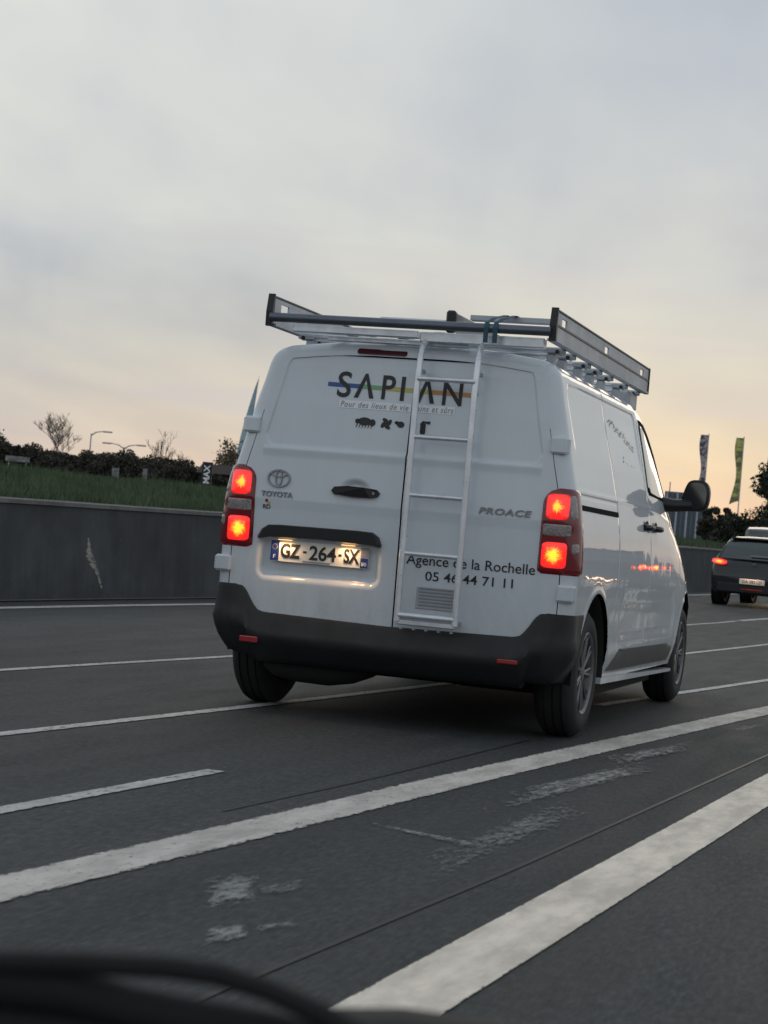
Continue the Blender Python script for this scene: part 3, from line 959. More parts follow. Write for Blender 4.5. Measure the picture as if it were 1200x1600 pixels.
# totem sign, posts and shed left of the van
tx, ty = -16.32, 36.8
tz = bz(tx, ty) + 0.05
tot = thing('totem_sign', 'narrow dark upright sign with white vertical lettering left of the van', 'sign', (tx, ty, tz), math.radians(14))
MB().box(-0.13, 0.13, -0.04, 0.04, 0.05, 0.72, 0.01).build('sign_panel', mat('sign_navy', (0.008, 0.012, 0.03), 0.5), tot, world=False)
MB().box(-0.03, 0.03, -0.03, 0.03, 0, 0.05).build('sign_foot', 'alu_dull', tot, world=False)
TV, TF = text_arrays('MAX', 0.22, 0.006)
c_ = TV[:, :2].mean(0)
mk('sign_lettering', np.stack([-(TV[:, 1] - c_[1]), np.full(len(TV), -0.045), (TV[:, 0] - c_[0]) + 0.39], -1), TF, 'tagwhite', tot, world=False, smooth=False)
for i, (dx, dy, h) in enumerate([(0.32, 1.2, 0.95), (0.72, 1.6, 1.12)]):
    p = thing('grey_post', ['grey post nearest the dark upright sign', 'taller grey post with a dark foot close to the van'][i], 'post', (tx + dx, ty + dy, tz - 0.05), 0, 'grey posts beside the upright sign')
    MB().tube([(0, 0, 0), (0, 0, h)], 0.035, 8).build('pole', 'alu_dull', p, smooth=True, world=False)
    MB().tube([(0, 0, 0.0), (0, 0, 0.12 + 0.1 * i)], 0.045, 8).build('post_foot', 'black', p, smooth=True, world=False)
sx, sy = -18.6, 45.2
sh = thing('brown_shed', 'dark reddish brown shed half hidden behind the leafy tree', 'shed', (sx, sy, bz(sx, sy) - 0.45), math.radians(12))
shm = mat('shed_brown', (0.035, 0.018, 0.016), 0.8, var=0.3)
MB().box(-1.2, 1.6, -0.9, 0.9, 0, 1.05).build('wall', shm, sh, world=False)
MB().prism([(-1.0, 1.05), (1.0, 1.05), (0, 1.35)], 'x', -1.3, 1.7).build('roof', shm, sh, world=False)
# white industrial units far left
for i, (px, D, wx, hz_) in enumerate([(20, 100, 1.2, 0.25), (175, 100, 0.35, 0.42), (221, 100, 0.22, 0.6)]):
    d = F_ + R_ * ((px - 600) / 3034.04); hh = math.hypot(d.x, d.y)
    x, y = 2.856 + d.x / hh * 54, -9.3554 + d.y / hh * 54
    z = bz(x, y) + (0.42, 0.22, 0.16)[i]
    t = thing('roadside_board', ['long low white board at the left edge above the grass', 'small white board in the scrub below the lamp posts',
                                 'narrow pale board in the scrub right of the small white board'][i], 'sign', (x, y, z), math.radians(17), 'white boards in the scrub')
    MB().box(-wx / 2 * 0.55, wx / 2 * 0.55, -0.02, 0.02, 0.0, hz_ * 0.6, 0.004).build('board', mat('board_white', (0.20, 0.20, 0.20), 0.6, var=0.8, vscale=9), t, world=False)
    for s in (-1, 1):
        MB().tube([(s * wx * 0.2, 0.03, -0.5), (s * wx * 0.2, 0.03, hz_ * 0.6)], 0.012, 6).build('leg', 'alu_dull', t, world=False)

# ribbed metal clad building seen between the van and its mirror
rb = thing('ribbed_building', 'blue grey metal clad building with vertical ribs behind the van mirror', 'building', (-13.45, 99.5, 0.6), math.radians(8.6))
rw, rh = 1.15, 4.2
MB().box(-rw, rw, 0, 3.0, 0, rh).build('wall', mat('clad_grey', (0.10, 0.13, 0.17), 0.5, var=0.2), rb, world=False)
for k in range(8):
    x = -rw + 0.14 + k * (2 * rw - 0.28) / 7
    MB().box(x - 0.05, x + 0.05, -0.09, -0.002, 1.45, rh - 0.05).build('rib', 'rolltube' if k % 2 else 'alu_dull', rb, world=False)
MB().box(-rw - 0.05, rw + 0.05, -0.12, 0.2, 1.28, 1.42).build('cornice', 'alu', rb, world=False)
for k in range(4):
    x = -rw + 0.3 + k * 0.56
    MB().box(x - 0.14, x + 0.14, -0.05, -0.004, 0.2, 1.15).build('window', 'glass', rb, world=False)
MB().tube([(-0.9, 0.4, rh), (-0.9, 0.4, rh + 0.55)], 0.03, 6).build('chimney', 'black', rb, world=False)
# far house
fh = thing('far_house', 'pale far house with a low roof on the horizon under the green banner', 'house', (-21.5, 158, 1.6), math.radians(-12))
MB().box(-3.2, 3.2, 0, 4, 0, 2.0).build('wall', mat('house_wall', (0.16, 0.14, 0.13), 0.8, var=0.2), fh, world=False)
MB().prism([(-0.3, 2.0), (4.3, 2.0), (2, 2.9)], 'x', -3.5, 3.5).build('roof', mat('house_roof', (0.11, 0.09, 0.085), 0.8, var=0.3), fh, world=False)
for k in range(4):
    MB().box(-2.6 + k * 1.5, -2.0 + k * 1.5, -0.05, 0.0, 0.7, 1.4).build('window', 'glass', fh, world=False)

# ================================================================== WHITE VAN
van = thing('van', 'white panel van with roof rack and rear ladder braking in the middle lane', 'van', (0, 2.3, 0))
WY0, WY1, WR, WZ = 0.65, 3.925, 0.42, 0.335      # axle positions, arch radius, hub height
PROF = [(0.90, 0.28), (0.935, 0.42), (0.945, 0.60), (0.946, 0.85), (0.940, 1.02), (0.920, 1.17), (0.900, 1.275), (0.872, 1.39),
        (0.852, 1.48), (0.825, 1.60), (0.795, 1.72), (0.772, 1.82), (0.744, 1.868), (0.695, 1.898), (0.61, 1.914), (0.35, 1.940), (0.0, 1.950)]
PR = catmull(PROF, lambda p: 0.008 if p[1] < 1.9 else 0.02)
PR[:, 1] = np.maximum.accumulate(PR[:, 1])
ZPR = PR[:, 1] + np.arange(len(PR)) * 1e-7
tn = np.gradient(PR, axis=0)
tn /= np.linalg.norm(tn, axis=1)[:, None]
NRM = np.stack([tn[:, 1], -tn[:, 0]], -1)       # outward normal of right half profile
RAD = 0.075


def prof_x(z):
    return np.interp(z, ZPR, PR[:, 0])


def rear_base(x, z):
    lean = np.interp(z, [0.2, 0.55, 1.05, 1.10, 1.375, 1.60, 1.80, 1.88, 1.96], [0.014, 0.012, 0.0, -0.006, 0.006, 0.022, 0.045, 0.062, 0.10])
    return lean + 0.022 * (np.abs(x) / 0.9) ** 2.5


def sd_rr(x, z, cx, cz, hx, hz_, r):
    qx = np.abs(x - cx) - (hx - r)
    qz = np.abs(z - cz) - (hz_ - r)
    return np.hypot(np.maximum(qx, 0), np.maximum(qz, 0)) + np.minimum(np.maximum(qx, qz), 0) - r


def rear_disp(x, z):
    """pressings of the rear doors, + is into the van"""
    k = 1 + 0.16 * np.clip((z - 1.375) / 0.48, 0, 1)
    d = sd_rr(x * k, z, 0.0, 1.6175, 0.742, 0.2425, 0.07)
    o = 0.007 * sstep(0.004, -0.010, d)
    o = o + 0.004 * np.exp(-((d) / 0.006) ** 2) * (z > 1.42)                      # crisp line at the edge of the window pressing
    o = o - 0.0055 * np.where(z > 1.366, np.exp(-((z - 1.366) / 0.006) ** 2), np.exp(-((z - 1.366) / 0.030) ** 2)) * sstep(0.742, 0.730, np.abs(x))
    # number plate well
    d2 = sd_rr(x, z, -0.385, 0.80, 0.335, 0.108, 0.055)
    o = o + 0.032 * sstep(0.008, -0.038, d2)
    # fingers' hollow above the handle
    o = o + 0.018 * sstep(1.0, 0.35, np.hypot((x + 0.215) / 0.085, (z - 1.185) / 0.052))
    # soft step where the lower skin tucks in
    return o


def rear_y(x, z):
    return rear_base(x, z) + rear_disp(x, z)


def top_z(y):
    return np.interp(y, [0, 2.25, 2.5, 2.75, 3.0, 3.3, 3.6, 3.85, 4.1, 4.4, 4.62, 4.74, 4.80],
                     [1.95, 1.95, 1.915, 1.84, 1.745, 1.59, 1.42, 1.275, 1.17, 1.07, 0.95, 0.82, 0.62])


def blend_z(y):
    return np.interp(y, [0, 3.0, 4.2], [1.0, 1.0, 0.45])


def wfac(y):
    return np.interp(y, [0, 3.7, 4.2, 4.5, 4.7, 4.8], [1, 1, 0.965, 0.90, 0.80, 0.70])


def fwd_z(z, y):
    zb = blend_z(y)
    k = (top_z(y) - zb) / (1.95 - zb)
    return np.where(z > zb, zb + (z - zb) * k, z)


def side_x(y, z):
    zb = blend_z(y)
    k = (top_z(y) - zb) / (1.95 - zb)
    zo = np.where(z > zb, zb + (z - zb) / k, z)
    return prof_x(zo) * wfac(y)


def groove(v, c, w_=0.0035):
    return (np.abs(v - c) < w_) * 1.0


def side_disp(y, z):
    """pressings and shut lines of the flanks, + is into the van; y, z before nose shaping"""
    o = np.zeros(np.broadcast(y, z).shape)
    d = sd_rr(y, z, 1.20, 1.59, 0.985, 0.215, 0.07)
    up = sstep(1.40, 1.62, z)
    o = o + 0.006 * sstep(0.003, -0.008, d) * up + 0.006 * np.exp(-(d / 0.006) ** 2) * up * sstep(0.3, 0.6, y)
    # belt crease and lower feature line
    o = o - 0.003 * np.exp(-((z - 1.262) / 0.012) ** 2) + 0.003 * np.exp(-((z - 1.245) / 0.010) ** 2) * (y < 1.2)
    # scoop low on the sliding and front doors
    dd = sd_rr(y, z, 2.35, 0.62, 1.0, 0.13, 0.12)
    o = o + 0.012 * sstep(0.04, -0.06, dd)
    # wheel arch lips
    for yc in (WY0, WY1):
        r = np.hypot(y - yc, z - WZ)
        o = o - 0.006 * np.exp(-((r - WR - 0.012) / 0.022) ** 2)
    return o


# ---- rear cap: one fine grid, split into the two doors and the frame around them
SEAM = 0.038
cl_ = np.concatenate([np.linspace(-0.60, SEAM - 0.004, 118, endpoint=False), [SEAM - 0.004, SEAM - 0.003, SEAM + 0.003, SEAM + 0.004],
                      np.linspace(SEAM + 0.009, 0.60, 104)])
ul_ = np.linspace(0, 1, 57)[1:]
PI_ = PR - NRM * RAD                              # inset profile
rows = []
half = len(PR)
Vc = []
for i in range(half):
    w_, z = PI_[i]
    w_ = max(w_, 0.0)
    if w_ >= 0.6:
        xs = np.concatenate([-(0.6 + (w_ - 0.6) * ul_[::-1]), cl_, 0.6 + (w_ - 0.6) * ul_])
    else:
        s = w_ / 0.6
        xs = np.concatenate([np.full(len(ul_), -w_), cl_ * s, np.full(len(ul_), w_)])
    Vc.append(np.stack([xs, np.zeros_like(xs), np.full_like(xs, z)], -1))
Vc = np.array(Vc)
nr, nc = Vc.shape[:2]
Vc[:, :, 1] = rear_y(Vc[:, :, 0], Vc[:, :, 2])
Vf = Vc.reshape(-1, 3)
Fq = grid_faces(nr, nc)
cen = Vf[Fq].mean(1)
ZTOP, ZBOT = 1.862, 0.505


def door_edge(z):
    return np.full(np.shape(z), 2.0)


inz = (cen[:, 2] > ZBOT) & (cen[:, 2] < ZTOP)
gap = 0.0035
dl = inz & (cen[:, 0] < SEAM - gap) & (cen[:, 0] > -door_edge(cen[:, 2]))
dr = inz & (cen[:, 0] > SEAM + gap) & (cen[:, 0] < door_edge(cen[:, 2]))
near_seam = inz & (np.abs(cen[:, 0] - SEAM) <= gap)
near_top = (np.abs(cen[:, 2] - ZTOP - 0.004) < 0.0045) & (np.abs(cen[:, 0]) < 0.655)
colid = np.tile(np.arange(nc - 1), nr - 1)
near_side = ((colid == 0) | (colid == nc - 2)) & (cen[:, 2] > 0.60) & (cen[:, 2] < 1.56)
holes = near_seam | near_top | near_side
frame = ~(dl | dr | holes)


def sub(V, Fa):
    used, inv = np.unique(Fa, return_inverse=True)
    return V[used], inv.reshape(Fa.shape)


for nm, msk in (('roof_header', frame & (cen[:, 2] > 1)), ('tail_panel', frame & (cen[:, 2] < 1) & (cen[:, 2] > 0.40)), ('rear_door', dl & ~holes), ('rear_door', dr & ~holes)):
    v, f = sub(Vf, Fq[msk])
    ob = mk(nm, v, f, 'white', van)
    if nm == 'rear_door':
        ob['label'] = 'rear door with number plate and handle' if ob.name == 'rear_door' else 'rear door behind the ladder'
        if ob.name == 'rear_door':
            door_l = ob
        else:
            door_r = ob
# rubber seal sunk behind the shut lines
vs = Vf[::4].copy() if False else Vf.copy()
vs[:, 1] += 0.022
v, f = sub(vs, Fq[(near_seam | near_top | near_side)])
mk('door_seal', v, f, 'seal', van)
seal2 = MB().box(SEAM - 0.03, SEAM + 0.03, 0.13, 0.15, 0.45, 1.80)

# ---- flanks and roof
st_y = sorted(set(np.round(np.concatenate([
    np.arange(0.0, 0.20, 0.025)[1:], np.arange(0.16, 1.2, 0.014), np.arange(1.2, 4.5, 0.014), np.arange(4.5, 4.81, 0.02),
    [1.2 - .006, 1.2 - .0035, 1.2 + .0035, 1.2 + .006, 2.25 - .006, 2.25 - .0035, 2.25 + .0035, 2.25 + .006,
     3.45 - .006, 3.45 - .0035, 3.45 + .0035, 3.45 + .006]]), 4)))
st_y = [y for y in st_y if y > 0.10]
rings = []
ysn = []
for th in np.linspace(0, math.pi / 2, 8):
    ins = RAD * (1 - math.sin(th)); d = RAD * (1 - math.cos(th))
    Q = PR - NRM * ins
    y0 = rear_base(PI_[:, 0], PI_[:, 1]) + d
    rings.append(np.stack([np.maximum(Q[:, 0], 0), y0, Q[:, 1]], -1))
yb = rings[-1][:, 1].copy()
for y in st_y:
    t = np.clip((y - 0.10) / 0.25, 0, 1)
    yy = np.maximum(yb + 0.002 + (y - 0.10) * 0.9, y) if y < 0.35 else np.full(len(PR), y)
    yy = yy * (1 - t) + y * t if y < 0.35 else yy
    x = PR[:, 0] * wfac(y)
    z = fwd_z(PR[:, 1], y)
    sidem = PR[:, 1] < 1.86
    dsp = side_disp(np.full(len(PR), y), PR[:, 1]) * sidem * (y > 0.12)
    g = 0.0
    if y > 0.5:
        for ys_, za, zb_ in ((1.2, 0.62, 1.83), (2.25, 0.30, 1.86), (3.45, 0.42, 1.30)):
            g = g + groove(y, ys_, 0.0045) * ((PR[:, 1] > za) & (PR[:, 1] < zb_)) * 0.014
    rings.append(np.stack([np.maximum(x - dsp - g, 0), yy, z], -1))
Rg = np.array(rings)                               # (ny, half, 3)
for s, lab in ((1, 'right'), (-1, 'left')):
    G = Rg.copy()
    # snap the wheel arches to clean circles, then cut
    for yc in (WY0, WY1):
        dy = G[:, :, 1] - yc; dz = G[:, :, 2] - WZ
        r = np.hypot(dy, dz)
        mk_ = (np.abs(r - WR) < 0.0085)
        G[:, :, 1] = np.where(mk_, yc + dy / r * WR, G[:, :, 1])
        G[:, :, 2] = np.where(mk_, WZ + dz / r * WR, G[:, :, 2])
    G[:, :, 0] *= s
    V = G.reshape(-1, 3)
    Fa = grid_faces(G.shape[0], G.shape[1], flip=(s > 0))
    c = V[Fa].mean(1)
    keep = ~((c[:, 1] < 0.3) & (c[:, 2] < 0.42))
    for yc in (WY0, WY1):
        keep &= np.hypot(c[:, 1] - yc, c[:, 2] - WZ) > WR - 0.002
    # leave the openings of the front door window
    v, f = sub(V, Fa[keep])
    o = mk('body_side', v, f, 'white', van)
    o['label'] = lab + ' flank and half of the roof'
# nose cap
V = [tuple(p) for p in Rg[-1]] + [(-p[0], p[1], p[2]) for p in Rg[-1][::-1]]
mk('nose_panel', V, [tuple(range(len(V)))], 'plastic', van, smooth=False)
# arch liners, and underbody with added light-blocking boxes
for s in (-1, 1):
    for yc in (WY0, WY1):
        lb = MB()
        V = []; F = []
        n = 28
        for i in range(n + 1):
            a = math.radians(-6 + 192 * i / n)
            for xx, rr in ((0.925, WR + 0.001), (0.90, WR - 0.012), (0.55, WR - 0.02), (0.55, 0.01)):
                V.append((s * xx * (1.0 if xx < .9 else side_x(yc + 0.3, 0.8) / 0.946), yc + rr * math.cos(a), WZ + rr * math.sin(a)))
        lb.add(V, [tuple(q) for q in grid_faces(n + 1, 4)])
        lb.build('wheel_arch_liner', 'under', van, smooth=True)
ub = MB()
ub.box(-0.52, 0.52, 0.08, 4.6, 0.30, 0.9)
ub.box(-0.86, 0.86, 1.12, 3.45, 0.30, 0.7)
ub.box(-0.86, 0.86, 0.06, 0.20, 0.32, 0.7)
ub.box(0.12, 0.80, 1.15, 3.42, 0.165, 0.31)  # low boxes from here added to block light and deepen shade below
ub.box(-0.80, 0.11, 2.0, 3.42, 0.19, 0.31)
ub.box(-0.50, 0.50, 3.43, 4.44, 0.17, 0.31)
ub.box(-0.84, 0.84, 4.45, 4.62, 0.17, 0.45)
ub.build('floor_pan_and_shade_boxes', 'under', van)
MB().tube([(-0.80, WY0, 0.30), (-0.4, WY0 - 0.02, 0.26), (0.4, WY0 - 0.02, 0.26), (0.80, WY0, 0.30)], 0.05, 12).build('rear_axle', 'under', van, smooth=True)
MB().tube([(-0.68, 0.20, 0.27), (-0.62, 0.20, 0.255), (-0.52, 0.21, 0.248), (-0.34, 0.21, 0.245), (-0.22, 0.22, 0.258), (-0.12, 0.22, 0.28), (-0.04, 0.22, 0.30)], [0.05, 0.075, 0.085, 0.085, 0.075, 0.055, 0.03], 24).build('exhaust_silencer', 'under', van, smooth=True)
MB().tube([(0.08, 0.5, 0.33), (0.16, 0.5, 0.235), (0.20, 0.5, 0.235), (0.28, 0.5, 0.33)], 0.014, 8).build('tow_eye', 'under', van, smooth=True)
MB().box(-0.55, -0.05, 1.3, 2.6, 0.20, 0.34, 0.05).build('fuel_tank', 'under', van)
MB().box(0.05, 0.45, 1.0, 2.2, 0.24, 0.34, 0.04).build('heat_shield', 'under', van)


def side_patch(name, yz, mater, s=1, off=0.003, thick=None, parent=van, nrow=16, ncol=14, label=None):
    """conforming patch on a flank: yz is a convex polygon in (y, z)"""
    zs = [p[1] for p in yz]
    z0, z1 = min(zs), max(zs)
    n = len(yz)
    V = []
    for i in range(nrow + 1):
        z = z0 + (z1 - z0) * (0.5 - 0.5 * math.cos(math.pi * i / nrow))
        z = min(max(z, z0 + 1e-5), z1 - 1e-5)
        hit = []
        for k in range(n):
            (ya, za), (yb_, zb_) = yz[k], yz[(k + 1) % n]
            if (za - z) * (zb_ - z) <= 0 and za != zb_:
                hit.append(ya + (yb_ - ya) * (z - za) / (zb_ - za))
        a, b = min(hit), max(hit)
        for j in range(ncol + 1):
            y = a + (b - a) * j / ncol
            edge = (i in (0, nrow)) or (j in (0, ncol))
            x = float(side_x(y, z)) + (off if not (edge and thick) else off - thick)
            V.append((s * x, y, z))
    F = grid_faces(nrow + 1, ncol + 1, flip=(s < 0))
    o = mk(name, V, F, mater, parent, auto=40)
    if label:
        o['label'] = label
    return o


for s in (1, -1):
    # black surround first, then the pane just proud of it
    side_patch('window_surround', [(2.31, 1.335), (3.44, 1.325), (3.20, 1.50), (2.98, 1.63), (2.75, 1.73), (2.55, 1.785), (2.33, 1.795)], 'seal', s, 0.004, 0.006)
    side_patch('side_window', [(2.335, 1.352), (3.08, 1.345), (2.90, 1.52), (2.71, 1.635), (2.53, 1.712), (2.40, 1.753), (2.345, 1.76)], 'glass', s, 0.008, 0.003)
    side_patch('sill_moulding', [(1.20, 0.325), (3.42, 0.315), (3.42, 0.40), (3.2, 0.43), (1.48, 0.44), (1.42, 0.425)], 'grey_trim' if 'grey_trim' in M else 'plastic', s, 0.016, 0.014)
    side_patch('sliding_rail', [(0.16, 1.172), (1.19, 1.170), (1.19, 1.198), (0.16, 1.198)], 'seal', s, 0.0035, None)
# sill strip in light paint under the doors
for s in (1, -1):
    MB().prism([(1.05, 0.262), (3.52, 0.232), (3.52, 0.252), (1.05, 0.296)], 'x', s * 0.86, s * 0.925).build('sill', 'white', van)
# door handles
for s in (1, -1):
    for yh in (2.10, 2.42):
        xx = float(side_x(yh, 1.14))
        h = MB()
        h.add(*(lambda V, F: (V, F))([(s * (xx + 0.003), yh + 0.075 * math.cos(a), 1.138 + 0.045 * math.sin(a)) for a in np.linspace(0, 2 * math.pi, 16, endpoint=False)] + [(s * (xx - 0.006), yh, 1.138)],
                                      [(i, (i + 1) % 16, 16) for i in range(16)]))
        h.tube([(s * (xx + 0.004), yh - 0.09, 1.142), (s * (xx + 0.03), yh - 0.06, 1.142), (s * (xx + 0.035), yh, 1.142), (s * (xx + 0.03), yh + 0.06, 1.142), (s * (xx + 0.004), yh + 0.09, 1.142)], 0.018, 8)
        h.build('door_handle', 'black', van, smooth=True)
side_patch('flank_indicator', [(3.62, 1.10), (3.70, 1.10), (3.70, 1.13), (3.62, 1.13)], 'black', 1, 0.006, 0.004, nrow=3, ncol=3)
# faded vinyl lettering on the sliding door (too faint to read): small golden strokes
g = MB()
for (ya, yb_, za, zb_, n_) in ((1.32, 1.98, 1.70, 1.59, 9), (1.62, 1.94, 1.50, 1.46, 4)):
    for i in range(n_):
        t = i / (n_ - 1)
        y = ya + (yb_ - ya) * t; z = za + (zb_ - za) * t
        for q in range(5):
            y1, z1 = y + RNG.uniform(-0.035, 0.035), z + RNG.uniform(-0.022, 0.022)
            y2, z2 = y1 + RNG.uniform(0.012, 0.035), z1 + RNG.uniform(-0.022, 0.022)
            x1 = float(side_x(y1, z1)) - 0.0035
            x2 = float(side_x(y2, z2)) - 0.0035
            g.add([(x1, y1, z1), (x2, y2, z2), (x2, y2, z2 + 0.009), (x1, y1, z1 + 0.009)], [(0, 1, 2, 3)])
g.build('faded_lettering', 'gold', van, kind='stuff')

# windscreen and front panes (dark glass over the front of the cab)
V = []
for y in np.linspace(2.62, 3.72, 12):
    zt = float(top_z(y))
    for u in np.linspace(-1, 1, 13):
        k = (zt - float(blend_z(y))) / (1.95 - float(blend_z(y)))
        x = u * 0.64
        zz = float(fwd_z(np.interp(abs(x), PR[::-1, 0], PR[::-1, 1]), y))
        V.append((x, y, zz + 0.004))
mk('windscreen', V, grid_faces(12, 13), 'glass', van)

# ---- bumper
NP_ = 90


def corner_path(z, off, s):
    """point on the rear outline at height z; s: distance from the rear corner start (negative = across the rear)"""
    w_ = float(prof_x(z)); r = RAD
    y0 = float(rear_base(w_ - r, z))
    al = r * math.pi / 2
    if s <= 0:
        x = w_ - r + s
        return x, float(rear_base(x, z)) - off
    if s < al:
        a = s / r
        return w_ - r + (r + off) * math.sin(a), y0 + r - (r + off) * math.cos(a)
    return w_ + off, y0 + r + (s - al)


def bump_top(s):
    # s measured from the corner start towards the centre as negative values
    x = 0.87 + s
    return float(np.interp(x, [0, 0.665, 0.70, 0.725, 0.765, 0.79], [0.508, 0.520, 0.530, 0.56, 0.625, 0.648])) if s < -0.05 else 0.652


def bumper_grid(side):
    V = []
    ss = np.concatenate([np.linspace(-0.871, -0.26, 16), np.linspace(-0.25, 0.12, 30), np.linspace(0.14, 1.0, 20)])
    for s in ss:
        zt = bump_top(s)
        levels = [(0.0, -0.12), (0.0, -0.06), (0.03, -0.035), (0.12, -0.016), (0.24, 0.006), (0.38, 0.030), (0.50, 0.044), (0.62, 0.040), (0.75, 0.026), (0.92, 0.020), (0.985, 0.012), (1.0, -0.012)]
        zb = 0.292 if s < 0 else 0.30
        if s < -0.12:
            zb = 0.262
        zmid = 0.50
        for (u, off) in levels:
            # lower part bulges; horns (above the ledge height) lie flush with the body
            z = zb + (zt - zb) * u
            o = off
            if u > 0.5:
                o = off * (1.0 if zt < 0.56 else 0.72)
            if s > -0.03 and o > 0:
                o *= 0.6
            if s > 0.118:
                sa = RAD * math.pi / 2
                yend = WY0 - math.sqrt(max(0.0004, (WR + 0.0) ** 2 - (min(z, 0.75) - WZ) ** 2)) + 0.004
                f_ = (s - 0.118) / (1.0 - 0.118)
                w_, ya = corner_path(z, o, 0.118)
                y = ya + (yend - ya) * f_
                x = float(prof_x(z)) + o * (1 - 0.6 * f_)
            else:
                x, y = corner_path(z, o, s)
            V.append((side * x, y, z))
    F = grid_faces(len(ss), 12, flip=(side < 0))
    return V, [tuple(q) for q in F]


bm_ = MB()
for sd_ in (1, -1):
    bm_.add(*bumper_grid(sd_))
bumper = bm_.build('rear_bumper', 'plastic', van, smooth=True, auto=50)
# step groove in the bumper top and fog/reflex reflectors
for x0, x1, z0, z1, lab in ((0.60, 0.705, 0.383, 0.405, 0), (-0.765, -0.665, 0.358, 0.388, 0)):
    MB().box(x0, x1, rear_base(x0, 0.4) - 0.052, 0.0, z0, z1, 0.004).build('reflector', 'reflector', bumper)
for x in np.linspace(0.10, 0.36, 5):
    MB().box(x - 0.006, x + 0.006, -0.050, -0.02, 0.503, 0.512, 0.002).build('bumper_clip', 'alu_dull', bumper)

# ---- tail lamps


def lamp_patch(name, side, zrange, s_in, s_out, off, mater, parent, thick=0.01, nz=14, ns=22, corner=0.0, bulge=0.0, label=None):
    V = []; UV = []
    z0, z1 = zrange
    for i in range(nz + 1):
        t = i / nz
        z = z0 + (z1 - z0) * t
        a, b = s_in(z), s_out(z)
        # rounded corners on the inner side and (slightly) the outer side
        dz = min(z - z0, z1 - z)
        if corner and dz < corner:
            k = corner - math.sqrt(max(0, corner ** 2 - (corner - dz) ** 2))
            a += k
            b -= k * 0.6
        for j in range(ns + 1):
            u = j / ns
            s = a + (b - a) * u
            edge = i in (0, nz) or j in (0, ns)
            o = off - (thick if edge else 0.0) + bulge * math.sin(math.pi * u) * math.sin(math.pi * t)
            x, y = corner_path(z, o, s)
            V.append((side * x, y, z)); UV.append((u, t))
    o = mk(name, V, grid_faces(nz + 1, ns + 1, flip=(side < 0)), mater, parent, uv=UV, auto=50)
    if label:
        o['label'] = label
    return o


def s_of_x(x):
    return lambda z: x - (float(prof_x(z)) - RAD)


for side in (1, -1):
    xin = lambda z: float(np.interp(z, [0.84, 1.27], [0.752, 0.760]))
    hs = lamp_patch('tail_lamp', side, (0.842, 1.268), lambda z: xin(z) + (max(0, z - 1.19) / 0.078) ** 2.2 * 0.055 - (float(prof_x(z)) - RAD),
                    lambda z: 0.155, 0.014, 'lens_dark', van, 0.014, nz=30, corner=0.022,
                    label='lit tail lamp on the %s corner' % ('right' if side > 0 else 'left'))
    lamp_patch('brake_lens', side, (1.112, 1.240), s_of_x(0.778), s_of_x(0.888), 0.019, 'brake_a', hs, 0.006, corner=0.025, bulge=0.004)
    lamp_patch('brake_lens', side, (0.872, 1.002), s_of_x(0.770), s_of_x(0.893), 0.019, 'brake_b', hs, 0.006, corner=0.022, bulge=0.004)
    lamp_patch('reversing_lens', side, (1.030, 1.090), s_of_x(0.768), s_of_x(0.905), 0.018, 'clear', hs, 0.005, corner=0.012, bulge=0.003)
    lamp_patch('marker_lens', side, (1.12, 1.235), lambda z: 0.045, lambda z: 0.085, 0.018, 'clear', hs, 0.004, corner=0.01, nz=8, ns=4)
    lamp_patch('marker_lens', side, (0.95, 1.00), lambda z: 0.045, lambda z: 0.085, 0.018, 'clear', hs, 0.004, corner=0.01, nz=8, ns=4)
    # moulded prisms of the lit lens, standing proud of it
    # hinges straddling the door edge
    for zc_ in (1.478, 0.752):
        w_ = float(prof_x(zc_))
        hb = MB()
        hz2 = 0.042
        a, b = w_ - 0.085, w_ + 0.002
        y0 = float(rear_base(a, zc_))
        hb.box(a, b, y0 - 0.022, y0 + 0.06, zc_ - hz2, zc_ + hz2, 0.010)
        hb.tube([(b - 0.004, y0 + 0.012, zc_ - hz2 + 0.01), (b - 0.004, y0 + 0.012, zc_ + hz2 - 0.01)], 0.016, 10)
        if side < 0:
            hb.v = [(-x, y, z) for x, y, z in hb.v]
            hb.f = [f[::-1] for f in hb.f]
        hg = hb.build('door_hinge', 'white', van)
        hg['label'] = ('upper' if zc_ > 1 else 'lower') + (' right' if side > 0 else ' left') + ' hinge'

# ---- things on the rear doors


def on_rear(V2, F, name, mater, parent, off=0.0025, thick=0.0, label=None, kind=None):
    V2 = np.asarray(V2, float)
    y = rear_y(V2[:, 0], V2[:, 1]) - off
    V = np.stack([V2[:, 0], y, V2[:, 1]], -1)
    F = [tuple(f) for f in F]
    if thick > 0:
        n = len(V)
        V = np.vstack([V, V + np.array([0, thick, 0])])
        from collections import Counter
        ed = Counter()
        for f in F:
            for a, b in zip(f, f[1:] + f[:1]):
                ed[(a, b)] += 1
        sidef = [(a, a + n, b + n, b) for (a, b) in ed if (b, a) not in ed]
        F = F + sidef
    o = mk(name, V, F, mater, parent, smooth=False, kind=kind)
    if label:
        o['label'] = label
    return o


